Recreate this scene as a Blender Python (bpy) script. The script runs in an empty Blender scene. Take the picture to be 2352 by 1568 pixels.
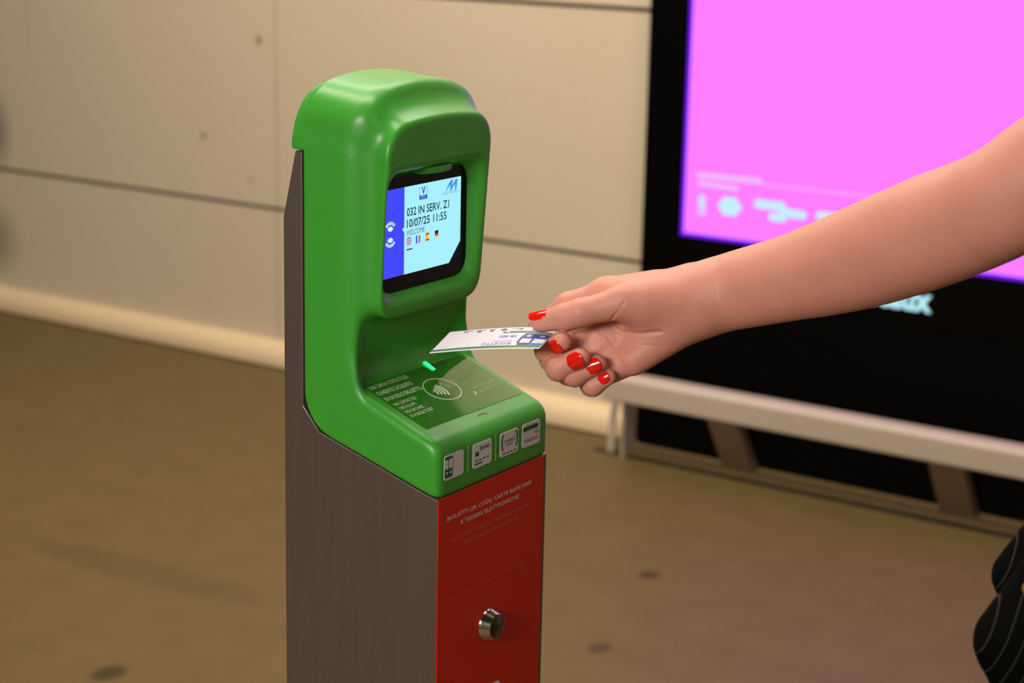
import bpy, math, random
import numpy as np
from mathutils import Vector, Matrix
random.seed(7)
rng = np.random.default_rng(7)
sc = bpy.context.scene
COL = sc.collection

# ------------------------------------------------------------------ camera
F = 4340.0                      # focal length in pixels of a 2352 x 1568 frame
R = np.array([[0.82976405, 0.14924708, -0.53778893],
              [0.55772307, -0.18565915, 0.8089967],
              [0.02089496, -0.97121367, -0.23729183]])      # camera (right, down, forward) -> world
CAM = np.array([0.86484559, -1.19574825, 1.42533619])

def wdir(px, py):
    return R @ np.array([(px - 1176.0) / F, (py - 784.0) / F, 1.0])
def P(px, py, d):               # point seen at a pixel, d metres in front of the camera
    return CAM + wdir(px, py) * d
def hit(px, py, axis, val):     # point seen at a pixel on an axis-aligned plane
    w = wdir(px, py)
    return CAM + w * ((val - CAM[axis]) / w[axis])

cd = bpy.data.cameras.new('camera')
cam = bpy.data.objects.new('camera', cd)
COL.objects.link(cam)
xr, yd, zf = R[:, 0], R[:, 1], R[:, 2]
cam.matrix_world = Matrix(((xr[0], -yd[0], -zf[0], CAM[0]), (xr[1], -yd[1], -zf[1], CAM[1]),
                           (xr[2], -yd[2], -zf[2], CAM[2]), (0, 0, 0, 1)))
cd.sensor_width = 36.0
cd.lens = F / 2352.0 * 36.0
cd.clip_start = 0.02
cd.dof.use_dof = True
cd.dof.focus_distance = 1.55
cd.dof.aperture_fstop = (cd.lens / 1000.0) / 0.0092
sc.camera = cam

sc.view_settings.view_transform = 'Standard'
sc.view_settings.look = 'None'
sc.view_settings.gamma = 1.0
sc.view_settings.use_curve_mapping = False
sc.view_settings.exposure = 0.0

# ------------------------------------------------------------------ light
world = bpy.data.worlds.new('world')
sc.world = world
world.use_nodes = True
bg = world.node_tree.nodes['Background']
bg.inputs['Color'].default_value = (1.0, 0.86, 0.70, 1)
bg.inputs['Strength'].default_value = 0.10

def area(name, loc, target, size, power, color, sy=None):
    ld = bpy.data.lights.new(name, 'AREA')
    ld.energy = power
    ld.color = color
    ld.shape = 'RECTANGLE'
    ld.size = size
    ld.size_y = sy or size
    o = bpy.data.objects.new(name, ld)
    COL.objects.link(o)
    o.location = loc
    d = Vector(target) - Vector(loc)
    o.rotation_euler = d.to_track_quat('-Z', 'Y').to_euler()
    return o
area('ceiling_light', (-0.9, 0.3, 3.1), (-0.9, 0.3, 0), 2.6, 55, (1.0, 0.87, 0.70), 0.5)
area('ceiling_light', (-1.6, 1.9, 3.1), (-1.6, 2.3, 0), 3.4, 78, (1.0, 0.91, 0.79), 0.4)
area('side_light', (0.35, -3.6, 2.35), (0.0, 0.2, 1.0), 1.6, 112, (1.0, 0.93, 0.84), 0.7)
area('added_wall_fill', (-0.8, 2.35, 2.15), (-0.8, 3.0, 2.95), 2.2, 30, (1.0, 0.90, 0.76), 0.15)  # added lamp, no fixture seen: brightens upper wall for the shelf reflection
area('hall_light', (3.2, -1.5, 2.9), (0.4, 0.2, 0.9), 0.9, 10, (1.0, 0.88, 0.78), 0.9)

# ------------------------------------------------------------------ materials
def lin(c):
    c = c / 255.0
    return c / 12.92 if c <= 0.04045 else ((c + 0.055) / 1.055) ** 2.4
def rgb(r, g, b):
    return (lin(r), lin(g), lin(b), 1.0)
class NT:
    def __init__(s, name):
        s.m = bpy.data.materials.new(name)
        s.m.use_nodes = True
        s.t = s.m.node_tree
        s.b = s.t.nodes['Principled BSDF']
    def n(s, typ, **kw):
        nd = s.t.nodes.new(typ)
        for k, v in kw.items():
            if k.startswith('_'):
                setattr(nd, k[1:], v)
            else:
                nd.inputs[k].default_value = v
        return nd
    def l(s, a, b):
        s.t.links.new(a, b)
def mat(name, col, rough=0.5, metal=0.0, spec=0.5, var=0.0, vscale=30.0, bump=0.0, bscale=800.0, coat=0.0, sss=0.0, emit=None, es=1.0, stretch=None):
    T = NT(name)
    b = T.b
    b.inputs['Base Color'].default_value = col
    b.inputs['Roughness'].default_value = rough
    b.inputs['Metallic'].default_value = metal
    b.inputs['Specular IOR Level'].default_value = spec
    b.inputs['Coat Weight'].default_value = coat
    tc = T.n('ShaderNodeTexCoord')
    if var:
        mp = T.n('ShaderNodeMapping')
        if stretch:
            mp.inputs['Scale'].default_value = stretch
        T.l(tc.outputs['Object'], mp.inputs['Vector'])
        nz = T.n('ShaderNodeTexNoise', Scale=vscale, Detail=5.0)
        T.l(mp.outputs[0], nz.inputs['Vector'])
        mx = T.n('ShaderNodeMix', _data_type='RGBA')
        mx.inputs['A'].default_value = tuple(c * (1 - var) for c in col[:3]) + (1,)
        mx.inputs['B'].default_value = tuple(min(1, c * (1 + var)) for c in col[:3]) + (1,)
        T.l(nz.outputs['Fac'], mx.inputs['Factor'])
        T.l(mx.outputs['Result'], b.inputs['Base Color'])
    if bump:
        nb = T.n('ShaderNodeTexNoise', Scale=bscale, Detail=3.0)
        T.l(tc.outputs['Object'], nb.inputs['Vector'])
        bp = T.n('ShaderNodeBump', Strength=bump, Distance=0.0006)
        T.l(nb.outputs['Fac'], bp.inputs['Height'])
        T.l(bp.outputs[0], b.inputs['Normal'])
    if sss:
        b.inputs['Subsurface Weight'].default_value = sss
        b.inputs['Subsurface Radius'].default_value = (1.0, 0.35, 0.2)
        b.inputs['Subsurface Scale'].default_value = 0.006
    if emit:
        b.inputs['Emission Color'].default_value = emit
        b.inputs['Emission Strength'].default_value = es
    return T.m
def glow(name, col, s=1.0):
    return mat(name, (0.0, 0.0, 0.0, 1), rough=0.35, spec=0.15, emit=col, es=s)

M_green = mat('green_plastic', rgb(62, 158, 48), rough=0.36, spec=0.5, var=0.05, vscale=60, bump=0.12, bscale=900)
M_steel = mat('brushed_steel', rgb(128, 112, 106), rough=0.42, metal=0.75, var=0.10, vscale=18, stretch=(6, 6, 0.6))
M_red = mat('red_foil', rgb(214, 38, 14), rough=0.45, spec=0.3, var=0.04, vscale=25)
M_gap = mat('black_rubber', rgb(10, 10, 10), rough=0.7)
M_white = mat('white_print', rgb(225, 222, 222), rough=0.5)
M_wtext = mat('white_lettering', rgb(225, 220, 215), rough=0.5)
M_dimtext = mat('faded_lettering', rgb(212, 118, 102), rough=0.5)
M_dgreen = mat('dark_green_print', rgb(12, 92, 58), rough=0.5)
M_grey = mat('grey_print', rgb(72, 78, 78), rough=0.5)
M_plate = mat('green_foil', rgb(44, 118, 26), rough=0.035, spec=0.8, var=0.04, vscale=80)
M_chrome = mat('chrome', rgb(215, 205, 195), rough=0.14, metal=1.0)
M_blackglass = mat('black_glass', rgb(3, 3, 4), rough=0.12, spec=0.15)
M_skin = mat('skin', rgb(208, 142, 124), rough=0.48, spec=0.35, var=0.10, vscale=22, bump=0.25, bscale=700, sss=0.12)
M_nail = mat('red_nail_varnish', rgb(228, 22, 8), rough=0.14, spec=0.6, coat=0.6)

# ------------------------------------------------------------------ helpers
def link(name, me, m, parent=None):
    o = bpy.data.objects.new(name, me)
    COL.objects.link(o)
    if m is not None:
        ms = m if isinstance(m, (list, tuple)) else [m]
        for x in ms:
            me.materials.append(x)
    if parent is not None:
        o.parent = parent
        o.matrix_parent_inverse = parent_world(parent).inverted()
    return o
def parent_world(p):      # things sit at their base point, every part is built in world coordinates
    return Matrix.Translation(p.location)
def thing(name, label, cat, loc=(0, 0, 0), group=None):
    o = bpy.data.objects.new(name, None)
    COL.objects.link(o)
    o.empty_display_size = 0.05
    o.location = loc
    o['label'] = label
    o['category'] = cat
    if group:
        o['group'] = group
    return o
def tag(o, label, cat):
    o['label'] = label
    o['category'] = cat
    return o
def structure(o):
    o['kind'] = 'structure'
    return o
def mesh(name, V, Fc, m, parent=None, smooth=False, label=None):
    me = bpy.data.meshes.new(name)
    me.from_pydata([tuple(map(float, v)) for v in V], [], [tuple(int(i) for i in f) for f in Fc])
    me.update()
    if smooth:
        me.polygons.foreach_set('use_smooth', [True] * len(me.polygons))
    o = link(name, me, m, parent)
    if label:
        o['label'] = label
    return o
class MB:
    def __init__(s):
        s.V = []; s.F = []
    def add(s, V, Fc):
        k = len(s.V)
        s.V += [tuple(map(float, v)) for v in V]
        s.F += [tuple(int(i) + k for i in f) for f in Fc]
    def box(s, a, b):
        (x0, y0, z0), (x1, y1, z1) = a, b
        s.add([(x0, y0, z0), (x1, y0, z0), (x1, y1, z0), (x0, y1, z0), (x0, y0, z1), (x1, y0, z1), (x1, y1, z1), (x0, y1, z1)],
              [(0, 3, 2, 1), (4, 5, 6, 7), (0, 1, 5, 4), (1, 2, 6, 5), (2, 3, 7, 6), (3, 0, 4, 7)])
    def prism(s, poly, dirv):   # poly: 3d points, extruded by dirv
        n = len(poly)
        d = np.array(dirv, float)
        A = [np.array(p, float) for p in poly]
        s.add(A + [p + d for p in A], [tuple(range(n))[::-1], tuple(range(n, 2 * n))] + [(i, (i + 1) % n, (i + 1) % n + n, i + n) for i in range(n)])
    def build(s, name, m, parent=None, bevel=0.0, smooth=False, seg=3, label=None):
        o = mesh(name, s.V, s.F, m, parent, smooth, label)
        import bmesh
        bm = bmesh.new(); bm.from_mesh(o.data)
        bmesh.ops.recalc_face_normals(bm, faces=bm.faces)
        bm.to_mesh(o.data); bm.free()
        if bevel:
            md = o.modifiers.new('bevel', 'BEVEL')
            md.width = bevel; md.segments = seg; md.limit_method = 'ANGLE'; md.angle_limit = math.radians(35)
            md.harden_normals = False
            o.data.polygons.foreach_set('use_smooth', [True] * len(o.data.polygons))
            w = o.modifiers.new('wn', 'WEIGHTED_NORMAL'); w.keep_sharp = False
        return o

class Plane:        # a flat frame: origin, right, up, normal
    def __init__(s, o, r, u):
        s.o = np.array(o, float); s.r = np.array(r, float); s.u = np.array(u, float)
        s.r /= np.linalg.norm(s.r); s.u /= np.linalg.norm(s.u)
        s.n = np.cross(s.r, s.u)
    def p(s, a, b, h=0.0):
        return s.o + s.r * a + s.u * b + s.n * h
    def ab(s, px, py):
        w = wdir(px, py)
        q = CAM + w * (((s.o - CAM) @ s.n) / (w @ s.n))
        return (q - s.o) @ s.r, (q - s.o) @ s.u
def arc(cx, cy, r, a0, a1, n):
    return [(cx + r * math.cos(a0 + (a1 - a0) * i / n), cy + r * math.sin(a0 + (a1 - a0) * i / n)) for i in range(n + 1)]
def rrect(x0, y0, x1, y1, r, n=5):
    h = math.pi / 2
    return arc(x1 - r, y1 - r, r, 0, h, n) + arc(x0 + r, y1 - r, r, h, 2 * h, n) + arc(x0 + r, y0 + r, r, 2 * h, 3 * h, n) + arc(x1 - r, y0 + r, r, 3 * h, 4 * h, n)
def slab(mb, pl, pts, h0, h1):  # polygon on a plane given a thickness
    mb.prism([pl.p(a, b, h0) for a, b in pts], pl.n * (h1 - h0))
def ringstroke(mb, pl, path, w, h0, h1, closed=False):
    path = [np.array(p, float) for p in path]
    n = len(path)
    Ls, Rs = [], []
    for i in range(n):
        if closed:
            t = path[(i + 1) % n] - path[i - 1]
        else:
            t = path[min(i + 1, n - 1)] - path[max(i - 1, 0)]
        t = t / (np.linalg.norm(t) + 1e-12)
        q = np.array([-t[1], t[0]]) * w / 2
        Ls.append(path[i] + q); Rs.append(path[i] - q)
    for i in range(n if closed else n - 1):
        j = (i + 1) % n
        slab(mb, pl, [Ls[i], Ls[j], Rs[j], Rs[i]], h0, h1)
FONT = {}
def textmesh(body, bold=0.0, shear=0.0):
    cu = bpy.data.curves.new('t', 'FONT')
    cu.body = body
    cu.size = 1.0
    cu.offset = bold
    cu.shear = shear
    cu.resolution_u = 3
    o = bpy.data.objects.new('t', cu)
    COL.objects.link(o)
    dg = bpy.context.evaluated_depsgraph_get()
    me = bpy.data.meshes.new_from_object(o.evaluated_get(dg))
    V = np.array([v.co[:] for v in me.vertices])
    Fc = [tuple(p.vertices) for p in me.polygons]
    bpy.data.objects.remove(o); bpy.data.curves.remove(cu); bpy.data.meshes.remove(me)
    return V, Fc
def lettering(name, lines, pl, m, parent, h=0.0003, bold=0.0, shear=0.0, label=None, thick=0.0):
    """lines: (text, left a, baseline b, width, cap height); flat printed letters on plane pl"""
    V, Fc = [], []
    for (s, a, b, w, ch) in lines:
        v, f = textmesh(s, bold, shear)
        x0, x1 = v[:, 0].min(), v[:, 0].max()
        sx = w / (x1 - x0)
        sy = ch / 0.70
        k = len(V)
        V += [pl.p(a + (q[0] - x0) * sx, b + q[1] * sy, h) for q in v]
        Fc += [tuple(i + k for i in g) for g in f]
    return mesh(name, V, Fc, m, parent, label=label)

# ---- signed distance grid -> mesh (surface nets)
def smin(a, b, k):
    if np.ndim(k) == 0 and k <= 0:
        return np.minimum(a, b)
    h = np.clip(0.5 + 0.5 * (b - a) / k, 0, 1)
    return b + (a - b) * h - k * h * (1 - h)
def smax(a, b, k):
    return -smin(-a, -b, k)
def surface_nets(D, xs, ys, zs):
    S = D < 0
    nx, ny, nz = D.shape
    c = np.zeros((nx - 1, ny - 1, nz - 1), np.uint8)
    for i in (0, 1):
        for j in (0, 1):
            for k in (0, 1):
                c += S[i:nx - 1 + i, j:ny - 1 + j, k:nz - 1 + k]
    act = (c > 0) & (c < 8)
    I, J, K = np.nonzero(act)
    idx = -np.ones(act.shape, np.int64)
    idx[I, J, K] = np.arange(len(I))
    acc = np.zeros((len(I), 3)); cnt = np.zeros(len(I))
    co = [(0, 0, 0), (1, 0, 0), (0, 1, 0), (1, 1, 0), (0, 0, 1), (1, 0, 1), (0, 1, 1), (1, 1, 1)]
    ed = [(0, 1), (2, 3), (4, 5), (6, 7), (0, 2), (1, 3), (4, 6), (5, 7), (0, 4), (1, 5), (2, 6), (3, 7)]
    for a, b in ed:
        A, B = co[a], co[b]
        da = D[I + A[0], J + A[1], K + A[2]].astype(float); db = D[I + B[0], J + B[1], K + B[2]].astype(float)
        m = (da < 0) != (db < 0)
        t = np.where(m, da / np.where(m, da - db, 1), 0)
        px = xs[I + A[0]] * (1 - t) + xs[I + B[0]] * t
        py = ys[J + A[1]] * (1 - t) + ys[J + B[1]] * t
        pz = zs[K + A[2]] * (1 - t) + zs[K + B[2]] * t
        acc += np.stack([px, py, pz], 1) * m[:, None]
        cnt += m
    V = acc / cnt[:, None]
    Fs = []
    def quads(m, ax):
        i, j, k = np.nonzero(m)
        return i, j, k
    # edges along x
    e = S[:-1, 1:-1, 1:-1] != S[1:, 1:-1, 1:-1]
    i, j, k = np.nonzero(e); j += 1; k += 1
    q = np.stack([idx[i, j - 1, k - 1], idx[i, j, k - 1], idx[i, j, k], idx[i, j - 1, k]], 1)
    fl = S[i, j, k]
    q[~fl] = q[~fl][:, ::-1]; Fs.append(q)
    e = S[1:-1, :-1, 1:-1] != S[1:-1, 1:, 1:-1]
    i, j, k = np.nonzero(e); i += 1; k += 1
    q = np.stack([idx[i - 1, j, k - 1], idx[i - 1, j, k], idx[i, j, k], idx[i, j, k - 1]], 1)
    fl = S[i, j, k]
    q[~fl] = q[~fl][:, ::-1]; Fs.append(q)
    e = S[1:-1, 1:-1, :-1] != S[1:-1, 1:-1, 1:]
    i, j, k = np.nonzero(e); i += 1; j += 1
    q = np.stack([idx[i - 1, j - 1, k], idx[i, j - 1, k], idx[i, j, k], idx[i - 1, j, k]], 1)
    fl = S[i, j, k]
    q[~fl] = q[~fl][:, ::-1]; Fs.append(q)
    Q = np.concatenate(Fs)
    Q = Q[(Q >= 0).all(1)]
    return V, Q
def net_object(name, V, Q, m, parent, relax=2):
    for it in range(relax):     # a little smoothing of the lattice along the surface
        s = np.zeros_like(V); c = np.zeros(len(V))
        for a, b in ((0, 1), (1, 2), (2, 3), (3, 0)):
            np.add.at(s, Q[:, a], V[Q[:, b]]); np.add.at(c, Q[:, a], 1)
            np.add.at(s, Q[:, b], V[Q[:, a]]); np.add.at(c, Q[:, b], 1)
        V = V * 0.5 + 0.5 * s / np.maximum(c, 1)[:, None]
    me = bpy.data.meshes.new(name)
    me.vertices.add(len(V)); me.vertices.foreach_set('co', V.astype(np.float32).ravel())
    me.loops.add(len(Q) * 4); me.loops.foreach_set('vertex_index', Q.astype(np.int32).ravel())
    me.polygons.add(len(Q)); me.polygons.foreach_set('loop_start', np.arange(0, len(Q) * 4, 4, dtype=np.int32))
    me.update(calc_edges=True)
    me.validate()
    me.polygons.foreach_set('use_smooth', [True] * len(me.polygons))
    return link(name, me, m, parent)

# ================================================================== SETTING
WY = 3.0          # back wall
def floor_mat():
    T = NT('floor_stone')
    b = T.b
    g = T.n('ShaderNodeNewGeometry')
    n1 = T.n('ShaderNodeTexNoise', Scale=9.0, Detail=8.0, Roughness=0.65)
    n2 = T.n('ShaderNodeTexNoise', Scale=70.0, Detail=4.0, Roughness=0.7)
    T.l(g.outputs['Position'], n1.inputs['Vector']); T.l(g.outputs['Position'], n2.inputs['Vector'])
    m1 = T.n('ShaderNodeMix', _data_type='RGBA')
    m1.inputs['A'].default_value = rgb(101, 83, 46); m1.inputs['B'].default_value = rgb(125, 105, 64)
    T.l(n1.outputs['Fac'], m1.inputs['Factor'])
    m2 = T.n('ShaderNodeMix', _data_type='RGBA', _blend_type='MULTIPLY')
    m2.inputs['Factor'].default_value = 0.35
    T.l(m1.outputs['Result'], m2.inputs['A']); T.l(n2.outputs['Fac'], m2.inputs['B'])
    cur = m2.outputs['Result']
    def blot(cur, cx, cy, ang, lx, ly, col, f, soft=0.5):
        s = T.n('ShaderNodeMapping', _vector_type='TEXTURE')
        s.inputs['Location'].default_value = (cx, cy, 0); s.inputs['Rotation'].default_value = (0, 0, ang); s.inputs['Scale'].default_value = (lx, ly, 1)
        T.l(g.outputs['Position'], s.inputs['Vector'])
        le = T.n('ShaderNodeVectorMath', _operation='LENGTH'); T.l(s.outputs[0], le.inputs[0])
        mr = T.n('ShaderNodeMapRange'); mr.inputs['From Min'].default_value = 1.0; mr.inputs['From Max'].default_value = 1 - soft
        mr.inputs['To Min'].default_value = 0; mr.inputs['To Max'].default_value = f
        T.l(le.outputs['Value'], mr.inputs['Value'])
        mx = T.n('ShaderNodeMix', _data_type='RGBA'); mx.inputs['B'].default_value = col
        T.l(mr.outputs[0], mx.inputs['Factor']); T.l(cur, mx.inputs['A'])
        return mx.outputs['Result']
    def spot(px, py, l, w, f, cur):
        q = hit(px, py, 2, 0.0)
        return blot(cur, q[0], q[1], 0, l, w, rgb(52, 40, 22), f)
    cur = spot(250, 1545, 0.035, 0.05, 0.8, cur)
    cur = spot(1492, 1320, 0.03, 0.035, 0.7, cur)
    cur = spot(1378, 1488, 0.03, 0.04, 0.6, cur)
    cur = spot(330, 1085, 0.03, 0.03, 0.25, cur)
    a, c = hit(45, 1235, 2, 0), hit(640, 1395, 2, 0)
    mid = (a + c) / 2
    cur = blot(cur, mid[0], mid[1], math.atan2(c[1] - a[1], c[0] - a[0]), np.linalg.norm(c - a) * 0.62, 0.075, rgb(84, 68, 38), 0.40, 0.45)
    T.l(cur, b.inputs['Base Color'])
    b.inputs['Roughness'].default_value = 0.5
    b.inputs['Specular IOR Level'].default_value = 0.22
    bp = T.n('ShaderNodeBump', Strength=0.25, Distance=0.002)
    T.l(n2.outputs['Fac'], bp.inputs['Height']); T.l(bp.outputs[0], b.inputs['Normal'])
    return T.m
fb = MB(); fb.box((-7, -5, -0.05), (5, 3.6, 0.0))
structure(fb.build('floor', floor_mat()))

def wall_mat():
    T = NT('wall_panel')
    g = T.n('ShaderNodeNewGeometry')
    n1 = T.n('ShaderNodeTexNoise', Scale=2.5, Detail=5.0)
    n2 = T.n('ShaderNodeTexNoise', Scale=45.0, Detail=4.0, Roughness=0.7)
    T.l(g.outputs['Position'], n1.inputs['Vector']); T.l(g.outputs['Position'], n2.inputs['Vector'])
    m1 = T.n('ShaderNodeMix', _data_type='RGBA')
    m1.inputs['A'].default_value = rgb(212, 194, 166); m1.inputs['B'].default_value = rgb(218, 202, 176)
    T.l(n1.outputs['Fac'], m1.inputs['Factor'])
    m2 = T.n('ShaderNodeMix', _data_type='RGBA', _blend_type='MULTIPLY')
    m2.inputs['Factor'].default_value = 0.10
    T.l(m1.outputs['Result'], m2.inputs['A']); T.l(n2.outputs['Fac'], m2.inputs['B'])
    cur = m2.outputs['Result']
    # two soft grey patches at the far end of the panel, one scuff line
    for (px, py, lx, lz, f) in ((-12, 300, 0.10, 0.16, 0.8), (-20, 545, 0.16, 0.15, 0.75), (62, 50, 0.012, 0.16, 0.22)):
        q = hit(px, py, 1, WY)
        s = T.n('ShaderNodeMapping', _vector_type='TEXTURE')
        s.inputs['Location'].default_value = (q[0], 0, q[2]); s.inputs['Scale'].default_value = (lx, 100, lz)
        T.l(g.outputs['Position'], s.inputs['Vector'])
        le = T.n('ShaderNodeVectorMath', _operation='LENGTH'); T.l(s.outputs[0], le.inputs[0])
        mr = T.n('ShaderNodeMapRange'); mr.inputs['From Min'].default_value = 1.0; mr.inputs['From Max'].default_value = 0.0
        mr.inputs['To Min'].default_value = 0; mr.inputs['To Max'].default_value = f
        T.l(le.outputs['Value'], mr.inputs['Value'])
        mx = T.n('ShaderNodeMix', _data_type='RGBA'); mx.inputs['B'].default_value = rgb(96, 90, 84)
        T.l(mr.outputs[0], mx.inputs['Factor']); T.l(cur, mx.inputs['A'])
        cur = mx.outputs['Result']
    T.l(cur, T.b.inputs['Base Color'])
    T.b.inputs['Roughness'].default_value = 0.55
    T.b.inputs['Specular IOR Level'].default_value = 0.3
    return T.m
wm = MB()
xj = [-6.4, -4.58, -2.766, -0.95, 0.86, 2.68, 4.5]
zj = [0.0, 0.466, 1.113, 1.76, 2.41, 3.125]
for i in range(len(xj) - 1):
    for j in range(len(zj) - 1):
        gz = 0.0062
        gx = 0.0022
        wm.box((xj[i] + gx, WY, zj[j] + (gz if j else 0)), (xj[i + 1] - gx, WY + 0.02, zj[j + 1] - gz))
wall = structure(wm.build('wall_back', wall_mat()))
bk = MB(); bk.box((-6.4, WY + 0.0201, 0.0), (4.5, WY + 0.05, 3.12))
structure(bk.build('wall_back_lining', mat('dark_joint', rgb(84, 70, 54), rough=0.9), wall))
for px, py, r in ((594, 92, 0.014), (467, 311, 0.011), (575, 412, 0.007)):
    q = hit(px, py, 1, WY - 0.0005)
    s = MB(); s.add([(q[0] + r * math.cos(t), q[1], q[2] + r * math.sin(t)) for t in np.linspace(0, 2 * math.pi, 20, endpoint=False)], [tuple(range(20))])
    structure(s.build('screw_cap', mat('screw_cap', rgb(166, 146, 118), rough=0.6), wall))
cl = MB(); cl.box((-7, -5, 4.3), (5, 3.6, 4.35))
structure(cl.build('ceiling', mat('ceiling_paint', rgb(40, 36, 32), rough=0.9)))

# baseboard: rounded cream kerb
bb = []
prof = [(WY, 0.004)] + [(WY - 0.055, 0.004)] + [(WY - 0.055 + 0.05 * (1 - math.cos(t)), 0.018 + 0.052 * math.sin(t)) for t in np.linspace(0, math.pi / 2, 9)] + [(WY, 0.070)]
bm_ = MB()
bm_.prism([(-6.4, y, z) for y, z in prof], (6.4 - 1.535, 0, 0))
structure(bm_.build('baseboard_back', mat('cream_stone', rgb(232, 205, 164), rough=0.45, var=0.05, vscale=8), smooth=False))
bs = MB(); bs.box((-6.4, WY - 0.062, 0.0), (-1.535, WY, 0.004))
structure(bs.build('trim_1', mat('dark_seal', rgb(52, 40, 26), rough=0.9)))

# ================================================================== ADVERTISING DISPLAY
DX0, DX1, DY = -1.488, 0.62, 2.93
disp = thing('advertising_display', 'large black illuminated display with a glowing pink screen set against the beige wall', 'display', (-0.4, DY, 0.0))
M_frame = mat('black_gloss_frame', rgb(5, 5, 5), rough=0.25, spec=0.12)
fr = MB()
pk0, pk1, pz0, pz1 = -1.378, 0.52, 0.567, 2.25
fr.box((DX0, DY, 0.0), (pk0, WY - 0.002, 2.4)); fr.box((pk1, DY, 0.0), (DX1, WY - 0.002, 2.4))
fr.box((pk0, DY, 0.0), (pk1, WY - 0.002, pz0)); fr.box((pk0, DY, pz1), (pk1, WY - 0.002, 2.4))
fr.build('frame', M_frame, disp)
PINK = (1.0, lin(126), 1.45, 1)
scm = MB(); scm.box((pk0, DY + 0.004, pz0), (pk1, DY + 0.03, pz1))
pink = scm.build('screen', glow('pink_screen', PINK, 1.0), disp, label='glowing pink backlit screen')
eg = MB()  # lens colour fringe of the screen, put in as thin glowing strips
eg.box((pk0, DY + 0.001, pz0), (pk0 + 0.008, DY + 0.0035, pz1)); eg.box((pk0, DY + 0.001, pz0), (pk1, DY + 0.0035, pz0 + 0.008))
eg.build('screen_fringe', glow('violet_fringe', (lin(120), lin(30), lin(255), 1), 1.0), pink, label='violet lens fringe added along the pink screen')
dp = Plane((0, DY + 0.003, 0), (1, 0, 0), (0, 0, 1))
def dpt(px, py):
    a, b = dp.ab(px, py); return (a, b)
def bar(mb, pl, p0, p1, w, h0=0.0, h1=0.0006):
    p0 = np.array(p0); p1 = np.array(p1)
    t = (p1 - p0) / np.linalg.norm(p1 - p0); n = np.array([-t[1], t[0]]); r = w / 2
    a0 = math.atan2(t[1], t[0])
    pts = arc(p1[0], p1[1], r, a0 - math.pi / 2, a0 + math.pi / 2, 8) + arc(p0[0], p0[1], r, a0 + math.pi / 2, a0 + 1.5 * math.pi, 8)
    slab(mb, pl, pts, h0, h1)
CY = (lin(196), lin(240), lin(255), 1); LP = (lin(240), lin(190), lin(255), 1); L2 = (lin(255), lin(160), lin(255), 1)
mb = MB()
bar(mb, dp, dpt(1606, 402), dpt(1746, 416), 0.014); bar(mb, dp, dpt(1608, 421), dpt(1692, 433), 0.012)
mb.build('small_print', glow('pale_print', LP), pink, label='pale lilac lines of small print')
mb = MB(); bar(mb, dp, dpt(1752, 424), dpt(2350, 490), 0.007); mb.build('rule_line', glow('pale_rule', L2), pink, label='thin pale pink rule line')
for pts, w in (([(1612, 452), (1612, 478)], 0.022), ([(1604, 490), (1620, 490)], 0.006)):
    pass
mb = MB()
bar(mb, dp, dpt(1612, 456), dpt(1612, 474), 0.020); bar(mb, dp, dpt(1607, 488), dpt(1618, 489), 0.008)
mb.build('logo', glow('pale_logo', (lin(205), lin(225), lin(255), 1)), pink, label='pale upright figure mark')
mb = MB()
cx, cy = dpt(1676, 474)
st = [(cx + (0.030 if k % 2 else 0.036) * math.cos(k * math.pi / 6) * 0.95, cy + (0.028 if k % 2 else 0.033) * math.sin(k * math.pi / 6) * 0.8) for k in range(12)]
slab(mb, dp, st, 0, 0.0006)
mb.build('logo', glow('white_logo', CY), pink, label='white rounded blot mark')
mb = MB()
bar(mb, dp, dpt(1741, 468), dpt(1796, 474), 0.022); bar(mb, dp, dpt(1815, 490), dpt(1844, 494), 0.021, 0.0007, 0.0012); bar(mb, dp, dpt(1774, 498), dpt(1798, 501), 0.020, 0.0007, 0.0012)
bar(mb, dp, dpt(1790, 478), dpt(1818, 492), 0.018, 0.0014, 0.0018)
mb.build('logo', glow('white_logo2', CY), pink, label='white stepped word mark')
mb = MB(); bar(mb, dp, dpt(1882, 495), dpt(2000, 505), 0.020); mb.build('logo', glow('white_logo3', CY), pink, label='white word mark beside the forearm')
fp = Plane((0, DY - 0.0005, 0), (1, 0, 0), (0, 0, 1))
a1, b1 = fp.ab(2139, 717); a0_, b0_ = fp.ab(1872, 690)
lettering('maker_name', [('JCDecaux', a0_, b1 + 0.000, a1 - a0_, 0.056)], fp, glow('white_glow', (lin(190), lin(245), lin(255), 1), 1.0), disp, h=0.0006, bold=0.035, label='glowing white lettering on the black frame')
# floor plinth with a dark strip in front of the display
pb = MB(); pb.box((-1.52, 2.835, 0.0), (1.0, DY, 0.012))
structure(pb.build('trim_2', mat('plinth_stone', rgb(122, 100, 62), rough=0.6, var=0.1, vscale=20), bevel=0.003))
pd = MB(); pd.box((-1.54, 2.815, 0.0), (1.0, 2.835, 0.002))
structure(pd.build('trim_3', mat('dark_strip', rgb(48, 38, 22), rough=0.9)))
kb = MB(); kb.box((-1.462, 2.905, 0.0125), (0.62, DY - 0.0005, 0.42))
kb.build('base_panel', mat('black_base', rgb(5, 5, 4), rough=0.5, spec=0.06), disp)

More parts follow.
